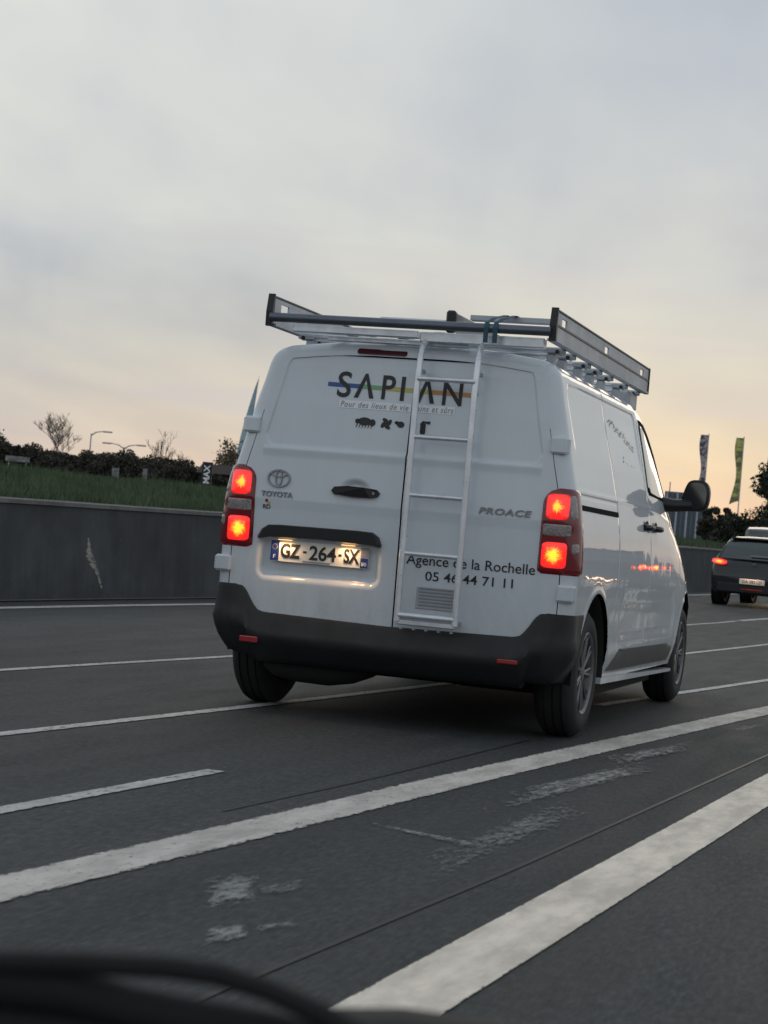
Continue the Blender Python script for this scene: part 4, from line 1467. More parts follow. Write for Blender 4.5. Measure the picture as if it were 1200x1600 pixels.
def rear_text(body, name, mater, x0, x1, z0, z1, parent, offset=0.0, shear=0.0, off=0.0025, thick=0.0, slope=0.0, spacing=1.0, label=None):
    V, Fc = text_arrays(body, 1.0, offset, shear, spacing)
    mn, mx = V.min(0), V.max(0)
    u = (V[:, 0] - mn[0]) / (mx[0] - mn[0]); v = (V[:, 1] - mn[1]) / (mx[1] - mn[1])
    P = np.stack([x0 + (x1 - x0) * u, z0 + (z1 - z0) * v + slope * u], -1)
    # one object per word: split where a gap wider than half a letter opens
    fc = np.array([[P[list(f), 0].min(), P[list(f), 0].max()] for f in Fc])
    order = np.argsort(fc[:, 0]); lim = (z1 - z0) * 0.30
    groups = [[order[0]]]; right = fc[order[0], 1]
    for k in order[1:]:
        if fc[k, 0] - right > lim and ' ' in body:
            groups.append([])
        groups[-1].append(k); right = max(right, fc[k, 1])
    for gr in groups:
        fs = [Fc[k] for k in gr]
        used = sorted({i for f in fs for i in f}); mp = {a: b for b, a in enumerate(used)}
        o = on_rear(P[used], [tuple(mp[i] for i in f) for f in fs], name, mater, parent, off, thick, label)
    return o


def quad(name, mater, pts, parent, off=0.0025, n=1, thick=0.0, label=None):
    P = np.array(pts, float)
    m_ = max(2, int(np.linalg.norm(P[1] - P[0]) / 0.03) + 1)
    V = []
    for i in range(2):
        for j in range(m_):
            u = j / (m_ - 1)
            a = P[0] * (1 - u) + P[1] * u; b = P[3] * (1 - u) + P[2] * u
            V.append(a if i == 0 else b)
    return on_rear(V, grid_faces(2, m_).tolist(), name, mater, parent, off, thick, label)


# company lettering: S, open A, P, I, open A, N, struck through by a coloured bar
lz0, lz1 = 1.652, 1.778


def zt_(x):
    return (x + 0.37) * -0.018


def bar(x0, x1, mater, parent):
    quad('colour_bar', mater, [(x0, 1.700 + zt_(x0)), (x1, 1.700 + zt_(x1)), (x1, 1.7225 + zt_(x1)), (x0, 1.7225 + zt_(x0))], parent, 0.002)


bar(-0.425, -0.235, 'blue', door_l); bar(-0.235, -0.12, 'green', door_l); bar(-0.12, SEAM - 0.005, 'yellow', door_l)
bar(SEAM + 0.005, 0.125, 'yellow', door_r); bar(0.125, 0.345, 'orange', door_r)
quad('colour_bar', 'reflector', [(0.350, 1.695), (0.372, 1.695), (0.372, 1.715), (0.350, 1.715)], door_r, 0.002)


def glyph_bar(a, b, w_, parent, name='letter'):
    a = np.array(a, float); b = np.array(b, float)
    d = (b - a) / np.linalg.norm(b - a); n_ = np.array([-d[1], d[0]]) * w_ / 2
    on_rear([a - n_, b - n_, b + n_, a + n_], [(0, 1, 2, 3)], name, 'ink', parent, 0.0035)


def letter_A(x0, x1, parent):
    z0, z1 = lz0 + zt_(x0), lz1 + zt_(x0)
    xm = (x0 + x1) / 2 + 0.004
    w_ = 0.020
    P = [(x0, z0), (x0 + w_ * 1.15, z0), (xm, z1 - 0.030), (x1 - w_ * 1.15, z0), (x1, z0), (xm + w_ * 0.35, z1), (xm - w_ * 0.35, z1)]
    on_rear(P, [(0, 1, 2, 6), (2, 3, 4, 5), (2, 5, 6)], 'letter', 'ink', parent, 0.0035)


rear_text('S', 'letter', 'ink', -0.372, -0.298, lz0 - 0.004, lz1 + 0.004, door_l, 0.012, off=0.0035)
letter_A(-0.278, -0.172, door_l)
rear_text('P', 'letter', 'ink', -0.132, -0.062, lz0 - 0.002, lz1 - 0.004, door_l, 0.014, off=0.0035)
glyph_bar((-0.022, lz0 - 0.004), (-0.022, lz1 - 0.006), 0.021, door_l)
letter_A(0.052, 0.150, door_r)
rear_text('N', 'letter', 'ink', 0.190, 0.292, lz0 - 0.012, lz1 - 0.014, door_r, 0.014, off=0.0035)
# white strap line with its slogan, split at the shut line
def strapz(x):
    return 1.594 + (x + 0.36) * 0.0
quad('slogan_strip', 'tagwhite', [(-0.352, 1.594), (SEAM - 0.005, 1.594), (SEAM - 0.005, 1.634), (-0.352, 1.634)], door_l, 0.002)
quad('slogan_strip', 'tagwhite', [(SEAM + 0.005, 1.594), (0.262, 1.594), (0.262, 1.634), (SEAM + 0.005, 1.634)], door_r, 0.002)
rear_text('Pour des lieux de vie', 'slogan', 'greyink', -0.344, 0.020, 1.600, 1.630, door_l, 0.004, 0.25, off=0.0035, spacing=1.15)
rear_text('sains et sûrs', 'slogan', 'greyink', 0.048, 0.256, 1.600, 1.630, door_r, 0.004, 0.25, off=0.0035, spacing=1.15)
# four pest and safety pictograms
zi = 1.527


def ell(cx, cz, rx, rz, rot=0, n=18):
    a = np.linspace(0, 2 * math.pi, n, endpoint=False)
    x, z = rx * np.cos(a), rz * np.sin(a)
    c, s = math.cos(rot), math.sin(rot)
    return [(cx + c * p - s * q, cz + s * p + c * q) for p, q in zip(x, z)]


def picto(parts, parent, name='pictogram'):
    V = []; F = []
    for P in parts:
        F.append(tuple(range(len(V), len(V) + len(P)))); V += list(P)
    on_rear(V, F, name, 'ink', parent, 0.0030)


picto([ell(-0.205, zi + 0.004, 0.036, 0.021)], door_l)
picto([ell(-0.162, zi + 0.000, 0.016, 0.018), ell(-0.243, zi + 0.004, 0.012, 0.013)] +
      [[(-0.245 + i * 0.016, zi - 0.010), (-0.239 + i * 0.016, zi - 0.010), (-0.247 + i * 0.016, zi - 0.030), (-0.250 + i * 0.016, zi - 0.030)][::1] for i in range(6)], door_l)
picto([ell(-0.088 + 0.018 * math.cos(a), zi + 0.018 * math.sin(a), 0.017, 0.010, a + 0.7, 12) for a in (0.4, 1.97, 3.54, 5.11)] + [ell(-0.088, zi, 0.006, 0.006)], door_l)
picto([ell(-0.012, zi, 0.020, 0.016), ell(-0.033, zi + 0.008, 0.012, 0.009), [(-0.045, zi + 0.006), (-0.030, zi + 0.002), (-0.030, zi + 0.014)]], door_l)
picto([ell(0.056, zi, 0.012, 0.010)] + [[(0.048 + i * 0.008, zi - 0.008), (0.051 + i * 0.008, zi - 0.008), (0.049 + i * 0.008, zi - 0.026), (0.046 + i * 0.008, zi - 0.026)] for i in range(3)], door_r)
picto([rrect(0.092, 0.120, zi - 0.040, zi + 0.014, 0.008), rrect(0.100, 0.111, zi + 0.013, zi + 0.026, 0.003),
       [(0.108, zi + 0.016), (0.140, zi + 0.010), (0.144, zi + 0.026), (0.108, zi + 0.024)], [(0.088, zi + 0.008), (0.100, zi + 0.024), (0.102, zi + 0.020), (0.093, zi + 0.006)]], door_r)

# agency name and telephone number
rear_text('Agence de la Rochelle', 'agency_lettering', 'ink', 0.085, 0.745, 0.815, 0.882, door_r, 0.005, off=0.003, slope=0.0)
rear_text('05 46 44 71 11', 'phone_lettering', 'ink', 0.190, 0.640, 0.755, 0.802, door_r, 0.006, off=0.003)

# raised badges
def ring2(cx, cz, rx, rz, w_, n=40, off=0.0):
    a = np.linspace(0, 2 * math.pi, n, endpoint=False)
    o = [(cx + rx * math.cos(t), cz + rz * math.sin(t)) for t in a]
    i = [(cx + (rx - w_) * math.cos(t), cz + (rz - w_ * 0.85) * math.sin(t)) for t in a]
    F = [(k, (k + 1) % n, n + (k + 1) % n, n + k) for k in range(n)]
    return o + i, F


bx_, bz_ = -0.633, 1.208
em = []
for (cx, cz, rx, rz, w_) in ((bx_, bz_, 0.063, 0.047, 0.0085), (bx_, bz_ + 0.002, 0.0195, 0.043, 0.006), (bx_, bz_ + 0.024, 0.043, 0.0175, 0.006)):
    V2, F2 = ring2(cx, cz, rx, rz, w_)
    e = on_rear(V2, F2, 'emblem', 'chrome', door_l, 0.010, 0.010)
rear_text('TOYOTA', 'maker_lettering', 'chrome_dull', -0.722, -0.548, 1.112, 1.140, door_l, 0.010, 0.0, off=0.007, thick=0.006)
rear_text('PROACE', 'model_lettering', 'chrome_dull', 0.440, 0.706, 1.112, 1.145, door_r, 0.020, 0.18, off=0.007, thick=0.006, spacing=1.1)
# small dealer sticker under the maker's name: red and yellow flecks over dark letters
picto([ell(-0.690, 1.090, 0.008, 0.009)], door_l, 'sticker_fleck'); bpy.data.objects['sticker_fleck'].data.materials[0] = M['reflector']
picto([ell(-0.678, 1.078, 0.008, 0.008)], door_l, 'sticker_dot'); bpy.data.objects['sticker_dot'].data.materials[0] = M['yellow']
rear_text('RD', 'sticker_lettering', 'ink', -0.708, -0.668, 1.048, 1.070, door_l, 0.02, off=0.003)

# handle
hd = MB()
hp_ = [(-0.348, 1.168), (-0.330, 1.188), (-0.25, 1.196), (-0.16, 1.194), (-0.095, 1.188), (-0.075, 1.170), (-0.085, 1.152), (-0.12, 1.143), (-0.25, 1.146), (-0.330, 1.150)]
y_h = float(rear_base(-0.21, 1.17))
hd.prism(hp_, 'y', y_h - 0.030, y_h + 0.02)
hd.v = [(x + (-0.21 - x) * (0.06 if y < y_h - 0.02 else 0), y + 0.016 * ((x + 0.21) / 0.13) ** 2 * (1 if y < y_h - 0.02 else 0), z) for x, y, z in hd.v]
dh = hd.build('door_handle', 'black', van)
dh['label'] = 'black handle of the rear door'
hb = MB()
hb.tube([(-0.108, y_h - 0.016, 1.168), (-0.108, y_h - 0.030, 1.168)], 0.008, 12).build('lock', 'chrome', dh)
# black bar over the plate well with two lamps
bp_ = [(-0.722, 0.905), (-0.700, 0.945), (-0.665, 0.968), (-0.60, 0.972), (-0.18, 0.975), (-0.10, 0.972), (-0.066, 0.950), (-0.050, 0.912), (-0.052, 0.898), (-0.10, 0.905), (-0.385, 0.912), (-0.66, 0.905), (-0.720, 0.893)]
pb = MB()
n = len(bp_)
Vb = []
for (yy, k) in ((0.015, 1.0), (-0.022, 0.99), (-0.032, 0.95)):
    for (x, z) in bp_:
        Vb.append((-0.385 + (x + 0.385) * k, yy + float(rear_base(x, z)), 0.93 + (z - 0.93) * (k ** 2)))
Fb = [(r * n + i, r * n + (i + 1) % n, (r + 1) * n + (i + 1) % n, (r + 1) * n + i) for r in (0, 1) for i in range(n)]
Fb.append(tuple(2 * n + i for i in range(n)))
plate_bar = MB().add(Vb, Fb).build('plate_trim', 'black', van, smooth=True, auto=30)
for x in (-0.565, -0.225):
    MB().box(x - 0.035, x + 0.035, -0.014, 0.002, 0.8945, 0.897).build('plate_lamp', 'plamp', plate_bar)
    ld = bpy.data.lights.new('plate_light', 'AREA')
    ld.shape = 'RECTANGLE'; ld.size = 0.07; ld.size_y = 0.015; ld.energy = 0.38; ld.color = (1.0, 0.58, 0.27)
    lo = bpy.data.objects.new('plate_light', ld); COL.objects.link(lo)
    lo.parent = plate_bar
    lo.location = Vector((x, -0.012, 0.889)) - wloc(plate_bar)
    lo.rotation_euler = (math.radians(-14), 0, 0)
# number plate
py = 0.014
pl = MB().prism(rrect(-0.648, -0.118, 0.785, 0.893, 0.008), 'y', py, py + 0.006).build('number_plate', 'plate', van)


def plate_flat(name, P, F, mater, parent=pl, d=0.0012):
    P = np.asarray(P, float)
    return mk(name, np.stack([P[:, 0], np.full(len(P), py - d), P[:, 1]], -1), F, mater, parent, smooth=False)


def plate_text(body, x0, x1, z0, z1, mater, name, offset=0.012, d=0.0024):
    V, Fc = text_arrays(body, 1.0, offset)
    mn, mx = V.min(0), V.max(0)
    P = np.stack([x0 + (x1 - x0) * (V[:, 0] - mn[0]) / (mx[0] - mn[0]), z0 + (z1 - z0) * (V[:, 1] - mn[1]) / (mx[1] - mn[1])], -1)
    return plate_flat(name, P, Fc, mater, d=d)


plate_flat('blue_band', [(-0.647, 0.787), (-0.602, 0.787), (-0.602, 0.891), (-0.647, 0.891)], [(0, 1, 2, 3)], 'plateblue')
plate_flat('blue_band', [(-0.160, 0.787), (-0.119, 0.787), (-0.119, 0.838), (-0.160, 0.838)], [(0, 1, 2, 3)], 'plateblue')
plate_flat('blue_band', [(-0.160, 0.841), (-0.119, 0.841), (-0.119, 0.891), (-0.160, 0.891)], [(0, 1, 2, 3)], 'greyink')
plate_text('F', -0.631, -0.619, 0.798, 0.818, 'tagwhite', 'plate_country')
for k in range(12):
    a = 2 * math.pi * k / 12
    plate_flat('plate_star', ell(-0.6245 + 0.013 * math.cos(a), 0.858 + 0.013 * math.sin(a), 0.0022, 0.0022, 0, 6), [tuple(range(6))], 'yellow', d=0.0024)
for (tx_, xa, xb) in (('G', -0.590, -0.537), ('Z', -0.530, -0.482), ('-', -0.466, -0.448), ('2', -0.432, -0.386), ('6', -0.376, -0.330), ('4', -0.322, -0.274), ('-', -0.257, -0.240), ('S', -0.226, -0.178 - 0.003), ('X', -0.178, -0.168 + 0.0)):
    if tx_ == 'X':
        xa, xb = -0.1775, -0.1775 + 0.0
plate_text('GZ', -0.592, -0.486, 0.803, 0.879, 'ink', 'plate_characters', 0.036)
plate_flat('plate_characters', [(-0.471, 0.836), (-0.452, 0.836), (-0.452, 0.847), (-0.471, 0.847)], [(0, 1, 2, 3)], 'ink')
plate_text('264', -0.436, -0.291, 0.803, 0.879, 'ink', 'plate_characters', 0.022)
plate_flat('plate_characters', [(-0.279, 0.836), (-0.261, 0.836), (-0.261, 0.847), (-0.279, 0.847)], [(0, 1, 2, 3)], 'ink')
plate_text('SX', -0.250, -0.166, 0.803, 0.879, 'ink', 'plate_characters', 0.036)
plate_text('80', -0.154, -0.126, 0.797, 0.816, 'tagwhite', 'plate_department', 0.01)
plate_flat('dealer_strip', [(-0.47, 0.7885), (-0.32, 0.7885), (-0.32, 0.797), (-0.47, 0.797)], [(0, 1, 2, 3)], 'greyink', d=0.0024)

# third brake lamp and its dark recess, unlit
V = []
for (x, z) in rrect(-0.288, -0.020, 1.876, 1.906, 0.014):
    V.append((x, z))
o = on_rear(V, [tuple(range(len(V)))], 'high_brake_lamp', 'lens_off', van, 0.006, 0.012)
# ventilation grille
vy = float(rear_base(0.26, 0.67))
vg = MB()
vg.box(0.150, 0.372, vy - 0.004, vy + 0.006, 0.612, 0.722, 0.002)
vent = vg.build('vent_frame', 'vent_grey' if 'vent_grey' in M else 'greyink', van)
for k in range(6):
    z = 0.628 + k * 0.0165
    MB().box(0.165, 0.350, vy - 0.0075, vy - 0.0035, z, z + 0.0085, 0.0015).build('slat', 'greyink', vent)

# ---- ladder
lad = thing('ladder', '', 'x'); del lad['label'], lad['category']
lad.parent = van; lad.location = Vector((0.235, -0.09, 0.52)) - van.location


def lx(x):
    return x + (2.856 - x) / 9.3554 * -0.0 + 0.028
for x in (0.088, 0.386):
    MB().tube([(x, -0.085, 0.545), (x, -0.085, 0.75), (x, -0.085, 1.30), (x - 0.002, -0.078, 1.70), (x - 0.002, -0.060, 1.86), (x - 0.002, -0.035, 1.925), (x, 0.01, 1.955), (x, 0.10, 1.972)],
              0.0165, 14).build('stile', 'ladder', lad, smooth=True)
for z in (1.757, 1.466, 1.175, 0.884):
    MB().tube([(0.088, -0.083, z), (0.386, -0.083, z)], 0.0125, 12).build('rung', 'ladder', lad, smooth=True)
MB().tube([(0.088, -0.085, 0.575), (0.386, -0.085, 0.575)], 0.0165, 12).build('rung', 'ladder', lad, smooth=True)
MB().box(0.086, 0.384, -0.088, -0.060, 0.528, 0.556, 0.004).build('foot_plate', 'alu', lad)
for x in (0.088, 0.386):
    for z in (0.556, 1.80):
        MB().box(x - 0.007, x + 0.007, -0.07, 0.03, z - 0.010, z + 0.010, 0.002).build('bracket', 'alu_dull', lad)

# ---- roof rack
rack = thing('roof_rack', '', 'x'); del rack['label'], rack['category']
rack.parent = van; rack.location = Vector((0, 1.3, 1.93)) - van.location
RX = 0.749
for s in (1, -1):
    # web with three slots, built as strips around the openings
    ycuts = [(0.115, 0.235), (1.255, 1.38), (2.42, 2.545)]
    za, zb_, zc_, zd = 2.000, 2.072, 2.116, 2.136
    w = MB()
    x0, x1 = (RX - 0.006, RX + 0.004)
    def sb(y0, y1, z0, z1, xa=x0, xb=x1):
        w.box(min(s * xa, s * xb), max(s * xa, s * xb), y0, y1, z0, z1)
    sb(-0.02, 2.72, za, zb_)
    sb(-0.02, 2.72, zc_, zd)
    prev = -0.02
    for (a, b) in ycuts:
        sb(prev, a, zb_ + 0.0005, zc_ - 0.0005); prev = b
    sb(prev, 2.72, zb_ + 0.0005, zc_ - 0.0005)
    # flanges
    sb(-0.02, 2.72, za - 0.012, za - 0.0005, RX - 0.035, RX + 0.010)
    w.build('side_rail', 'alu_dull', rack)
    e = MB()
    e.box(min(s * (RX - 0.012), s * (RX + 0.010)), max(s * (RX - 0.012), s * (RX + 0.010)), -0.02, 2.72, zd + 0.0005, zd + 0.011, 0.002)
    e.build('edge_trim', 'black', rack)
    e = MB()
    e.box(min(s * (RX + 0.0045), s * (RX + 0.009)), max(s * (RX + 0.0045), s * (RX + 0.009)), -0.015, 2.715, 2.064, 2.074)
    e.build('edge_trim', 'black', rack)
    e = MB()
    e.prism([(-0.045, 1.985), (-0.020, 1.985), (-0.020, 2.150), (-0.030, 2.152), (-0.048, 2.06)], 'x', s * (RX - 0.022), s * (RX + 0.014))
    e.build('end_cap', 'black', rack)
    MB().box(min(s * (RX - 0.020), s * (RX + 0.012)), max(s * (RX - 0.020), s * (RX + 0.012)), 2.7205, 2.738, 1.985, 2.150, 0.004).build('end_cap', 'black', rack)
for y in (0.38, 0.64, 1.05, 1.38, 1.72, 2.20, 2.62):
    c = MB()
    c.box(-RX + 0.04, RX - 0.04, y - 0.032, y + 0.032, 1.978, 1.996, 0.003)
    c.box(-RX + 0.04, RX - 0.04, y - 0.012, y + 0.012, 1.962, 1.9775)
    c.build('cross_bar', 'alu', rack)
    for s in (-1, 1):
        f_ = MB()
        f_.box(s * 0.655 - 0.022, s * 0.655 + 0.022, y - 0.030, y + 0.030, 1.885, 1.962, 0.006)
        f_.box(s * 0.675 - 0.045, s * 0.675 + 0.045, y - 0.038, y + 0.038, 1.966, 1.990, 0.004)
        f_.build('foot', 'alu_dull', rack)
        MB().tube([(s * 0.69, y - 0.045, 1.972), (s * 0.69, y + 0.045, 1.972)], 0.011, 8).build('clamp_bolt', 'black', rack)
MB().box(0.62, 0.70, 2.44, 2.70, 1.86, 1.985, 0.02).build('front_bracket', 'alu_dull', rack)
# rear roller tube
MB().tube([(-RX + 0.012, -0.045, 2.030), (RX - 0.012, -0.045, 2.030)], 0.0235, 18).build('roller', 'rolltube', rack, smooth=True)
# lengthwise slats of the platform and rear tray plates under the roller
MB().box(-0.62, 0.05, -0.02, 0.04, 1.965, 2.002, 0.004).build('tray_plate', 'alu', rack)
MB().box(0.06, RX - 0.05, -0.01, 0.05, 1.950, 2.000, 0.004).build('tray_plate', 'alu', rack)
MB().box(-0.45, 0.30, 0.05, 0.09, 1.935, 1.962, 0.004).build('tray_plate', 'alu', rack)
for x in (-0.42, -0.14, 0.14, 0.42):
    MB().box(x - 0.03, x + 0.03, 0.06, 2.66, 1.9975, 2.010, 0.002).build('platform_slat', 'alu_dull', rack)
# things lying on the rack
pk = tag(MB().box(0.235, 0.70, 0.27, 0.33, 2.103, 2.131, 0.003).build('metal_bar', 'alu_dull'), 'grey metal bar lying crosswise on the rack behind the roller', 'bar')
pk2 = tag(MB().box(-0.24, 0.13, 0.24, 0.30, 2.066, 2.094, 0.003).build('thin_slat', 'alu'), 'thin pale slat lying on the rack left of the black capped holder', 'slat')
hold = thing('tube_holder', 'small bracket with black end cap standing behind the roller left of the straps', 'bracket', (0.22, 0.08, 2.01))
MB().box(0.165, 0.215, 0.06, 0.10, 2.011, 2.124, 0.010).build('end_cap', 'black', hold)
MB().prism([(0.101, 2.115), (1.05, 2.115), (1.05, 2.02), (0.101, 2.02)], 'x', 0.196, 0.206).build('web', 'rolltube', hold)
for i, x in enumerate((0.415, 0.462)):
    sp = MB()
    V = []
    for (y, z) in ((-0.072, 1.955), (-0.074, 2.03), (-0.06, 2.058), (-0.03, 2.062), (0.03, 2.09), (0.26, 2.134), (0.32, 2.136), (0.335, 2.128)):
        V += [(x - 0.012 + (0.010 if y > 0 else 0), y, z), (x + 0.012 + (0.010 if y > 0 else 0), y, z)]
    n_ = len(V)
    V += [(a, b - 0.002, c + 0.002) for a, b, c in V]
    F = [(2 * k, 2 * k + 1, 2 * k + 3, 2 * k + 2) for k in range(7)]
    F += [(n_ + a, n_ + d, n_ + c, n_ + b) for a, b, c, d in F]
    tag(mk('lashing_strap', V, F, 'strap', None, smooth=False), ['left of the two dark teal straps tied over the roof rack roller', 'right of the two dark teal straps tied over the roof rack roller'][i], 'strap', 'straps over the roller')

# ---- mirrors
for s in (1, -1):
    ax = float(side_x(3.02, 1.30))
    arm = MB()
    arm.tube([(s * (ax - 0.03), 3.02, 1.315), (s * (ax + 0.05), 3.04, 1.312), (s * 1.02, 3.10, 1.322)], [0.052, 0.042, 0.038], 12)
    hsg = MB()
    P = [(0.985, 1.285), (1.10, 1.292), (1.135, 1.33), (1.142, 1.42), (1.118, 1.475), (1.06, 1.488), (1.01, 1.476), (0.985, 1.43), (0.968, 1.36), (0.966, 1.31)]
    P = [tuple(q) for q in catmull(P + P[:1], 0.012)[:-1]]
    V = []
    n_ = len(P)
    cx_, cz_ = 1.055, 1.385
    for (yy, k) in ((3.095, 0.93), (3.10, 1.0), (3.16, 1.0), (3.21, 0.86), (3.24, 0.5)):
        V += [(s * (cx_ + (x - cx_) * k), yy, cz_ + (z - cz_) * k) for x, z in P]
    F = [(r * n_ + i, r * n_ + (i + 1) % n_, (r + 1) * n_ + (i + 1) % n_, (r + 1) * n_ + i) for r in range(4) for i in range(n_)]
    F.append(tuple(4 * n_ + i for i in range(n_)))
    F.append(tuple(i for i in range(n_ - 1, -1, -1)))
    mi = hsg.add(V, F).add(arm.v, arm.f).build('wing_mirror', 'black', van, smooth=True, auto=40)
    V = [(s * (cx_ + (x - cx_) * 0.80), 3.080 + (x - cx_) * 0.10 - (z - cz_) * 0.10, cz_ + (z - cz_) * 0.82) for x, z in P]
    mk('mirror_glass', V, [tuple(range(n_))], 'mirror', mi, smooth=False)


# ---- wheels
def tyre_wheel(parent, s, yc, xo, R=0.335, W_=0.215, rim_r=0.215, spokes=9, spoke='rim', zc_=None, local=False):
    """s: side, xo: outer face x"""
    zc_ = WZ if zc_ is None else zc_
    h = thing('wheel', '', 'x'); del h['label'], h['category']
    h.parent = parent; h.location = Vector((s * (xo - W_ / 2), yc, zc_)) - (Vector((0, 0, 0)) if local else wloc(parent))
    w2 = W_ / 2
    prof = [(-w2 + .015, rim_r - .01), (-w2, rim_r + .02), (-w2 + .004, rim_r + .075), (-w2 + .03, R - .012), (-w2 + .05, R - .002)]
    for g_ in (-0.045, 0.0, 0.045):
        prof += [(g_ - .006, R), (g_ - .004, R - .008), (g_ + .004, R - .008), (g_ + .006, R)]
    prof += [(w2 - .05, R - .002), (w2 - .03, R - .012), (w2 - .004, rim_r + .075), (w2, rim_r + .02), (w2 - .015, rim_r - .01), (-w2 + .015, rim_r - .01)]
    t = MB().lathe(prof, n=56)
    t.build('tyre', 'tyre', h, smooth=True, world=False, auto=50)
    r = MB()
    r.lathe([(s * (w2 - .012), rim_r + .004), (s * (w2 - .004), rim_r - .004), (s * (w2 - .014), rim_r - .020), (s * (w2 - .05), rim_r - .028)], n=48)
    hubx = s * (w2 - 0.03)
    r.lathe([(hubx, 0.045), (s * (w2 - .018), 0.036), (s * (w2 - .016), 0.0)], n=20)
    for k in range(spokes):
        for da in (-0.10, 0.10):
            a = 2 * math.pi * k / spokes
            c, sn = math.cos(a + da * 0.3), math.sin(a + da * 0.3)
            c2, sn2 = math.cos(a + da), math.sin(a + da)
            p0 = (hubx, 0.04 * c, 0.04 * sn); p1 = (s * (w2 - .022), (rim_r - .015) * c2, (rim_r - .015) * sn2)
            r.tube([p0, p1], [0.010, 0.0075], 6, caps=False)
    r.build('rim', spoke, h, smooth=True, world=False)
    MB().lathe([(s * (w2 - .055), rim_r - .012), (s * (w2 - .058), 0.0)], n=32).build('brake_disc', 'under', h, smooth=True, world=False)
    return h


for yc in (WY0, WY1):
    tyre_wheel(van, 1, yc, 0.922)
    tyre_wheel(van, -1, yc, 0.95)

# ================================================================== OTHER CARS


def make_car(label, loc, rotz, paint, group=None, H=1.50, W_=0.90, L=4.2, badge=False, glow='brake_far', roofmat=None, van_like=False):
    """car seen from behind; local frame: rear bumper at y=0, nose towards +y, wheels on z=0"""
    t = thing('car', label, 'car', loc, rotz, group)
    k = H / 1.50
    if van_like:
        stn = [(0.00, .30, .60, .80), (0.04, .28, .98, .84), (0.06, .26, 1.0, .86), (0.45, .25, 1.02, 1.0), (1.2, .24, 1.02, 1), (2.6, .24, 1.0, 1), (3.2, .24, .98, .99), (4.0, .26, .86, .93), (L, .34, .66, .80)]
        top = [(0.10, 1.44), (0.35, 1.49), (1.2, 1.50), (2.4, 1.47), (3.2, 1.05)]
    else:
        stn = None; top = None
    # body stations: y, z_bottom, z_belt, width factor
    B = stn or [(-0.02, .34, .66, .86), (0.0, .30, .70, .90), (0.05, .27, .90, .955), (0.16, .25, .985, .98), (0.40, .24, 1.00, 1.0), (1.2, .24, .97, 1.0),
                (2.3, .24, .935, 1.0), (3.0, .24, .90, .985), (3.7, .25, .80, .94), (4.05, .28, .68, .86), (L, .34, .58, .74)]
    B = [(y, zb, zt * k, wf) for y, zb, zt, wf in B]
    V = []
    cross = [(0.86, 0.0), (0.955, 0.10), (0.995, 0.32), (1.0, 0.55), (0.985, 0.78), (0.95, 0.93), (0.90, 1.0), (0.45, 1.02), (0.0, 1.03)]
    full = [(a, b) for a, b in cross] + [(-a, b) for a, b in cross[::-1][1:]]
    for y, zb, zt, wf in B:
        for a, b in full:
            V.append((a * W_ * wf, y, zb + (zt - zb) * b))
    nb = len(full)
    F = [tuple(q) for q in grid_faces(len(B), nb, True)] + [tuple(range(nb)), tuple(range(len(B) * nb - 1, (len(B) - 1) * nb - 1, -1))]
    bo = mk('body', V, F, paint, t, world=False, auto=45)
    sm = bo.modifiers.new('smooth', 'SUBSURF'); sm.levels = 1; sm.render_levels = 1
    # greenhouse
    T = top or [(0.16, 0.98), (0.30, 1.27), (0.48, 1.44), (0.9, 1.495), (1.7, 1.50), (2.3, 1.44), (2.75, 1.24), (3.15, 0.93)]
    T = [(y, z * k) for y, z in T]
    belt = lambda y: float(np.interp(y, [b[0] for b in B], [b[2] for b in B]))
    V = []
    for i, (y, z) in enumerate(T):
        zb = belt(y) - 0.03
        wr = 0.66 if 0 < i < len(T) - 1 else 0.80
        wr = {0: .86, 1: .76, 2: .70}.get(i, .68) if not van_like else .84
        z = max(z, zb + 0.01)
        for a, b in [(0.925, 0), (0.5 * (0.925 + wr), 0.5), (wr + .02, 0.86), (wr - .03, 0.965), (wr * .5, 1.0), (0, 1.01)] + [(-wr * .5, 1.0), (-(wr - .03), 0.965), (-(wr + .02), 0.86), (-0.5 * (0.925 + wr), 0.5), (-0.925, 0)]:
            V.append((a * W_, y, zb + (z - zb) * b))
    F = [tuple(q) for q in grid_faces(len(T), 11, True)]
    F += [tuple(range(11)), tuple(range(len(V) - 1, len(V) - 12, -1))]
    rf = mk('roof', V, F, roofmat or paint, t, world=False, auto=45)
    T0 = T
    # side glass, proud of the greenhouse
    for s in (-1, 1):
        V = []
        ysg = np.linspace(0.62, 2.85 if not van_like else 2.4, 10)
        for y in ysg:
            zt = float(np.interp(y, [a for a, b in T0], [b for a, b in T0])); zb = belt(y) - 0.03
            wr = 0.68 if not van_like else .84
            for b in (0.14, 0.5, 0.80):
                a = np.interp(b, [0, .5, .86], [0.925, .5 * (.925 + wr), wr + .02])
                V.append((s * (a * W_ + 0.006), y, zb + (zt - zb) * b))
        mk('side_window', V, grid_faces(10, 3), 'glass', t, world=False)
    # rear glass
    if van_like:
        P = [(-.70, .03, 1.05), (.70, .03, 1.05), (.66, .085, 1.40), (-.66, .085, 1.40)]
    else:
        P = [(-.72, .155, 1.00), (.72, .155, 1.00), (.60, .40, 1.385), (-.60, .40, 1.385)]
    P = [(x * W_ / .9, y - 0.012, z * k) for x, y, z in P]
    V = []
    for i in range(5):
        for j in range(7):
            u, v = j / 6, i / 4
            a = np.array(P[0]) * (1 - u) + np.array(P[1]) * u; b = np.array(P[3]) * (1 - u) + np.array(P[2]) * u
            p = a * (1 - v) + b * v
            p[1] -= 0.03 * (1 - (2 * u - 1) ** 2) + 0.045 * math.sin(math.pi * v)
            V.append(tuple(p))
    rw = mk('rear_window', V, grid_faces(5, 7), 'glass', t, world=False)
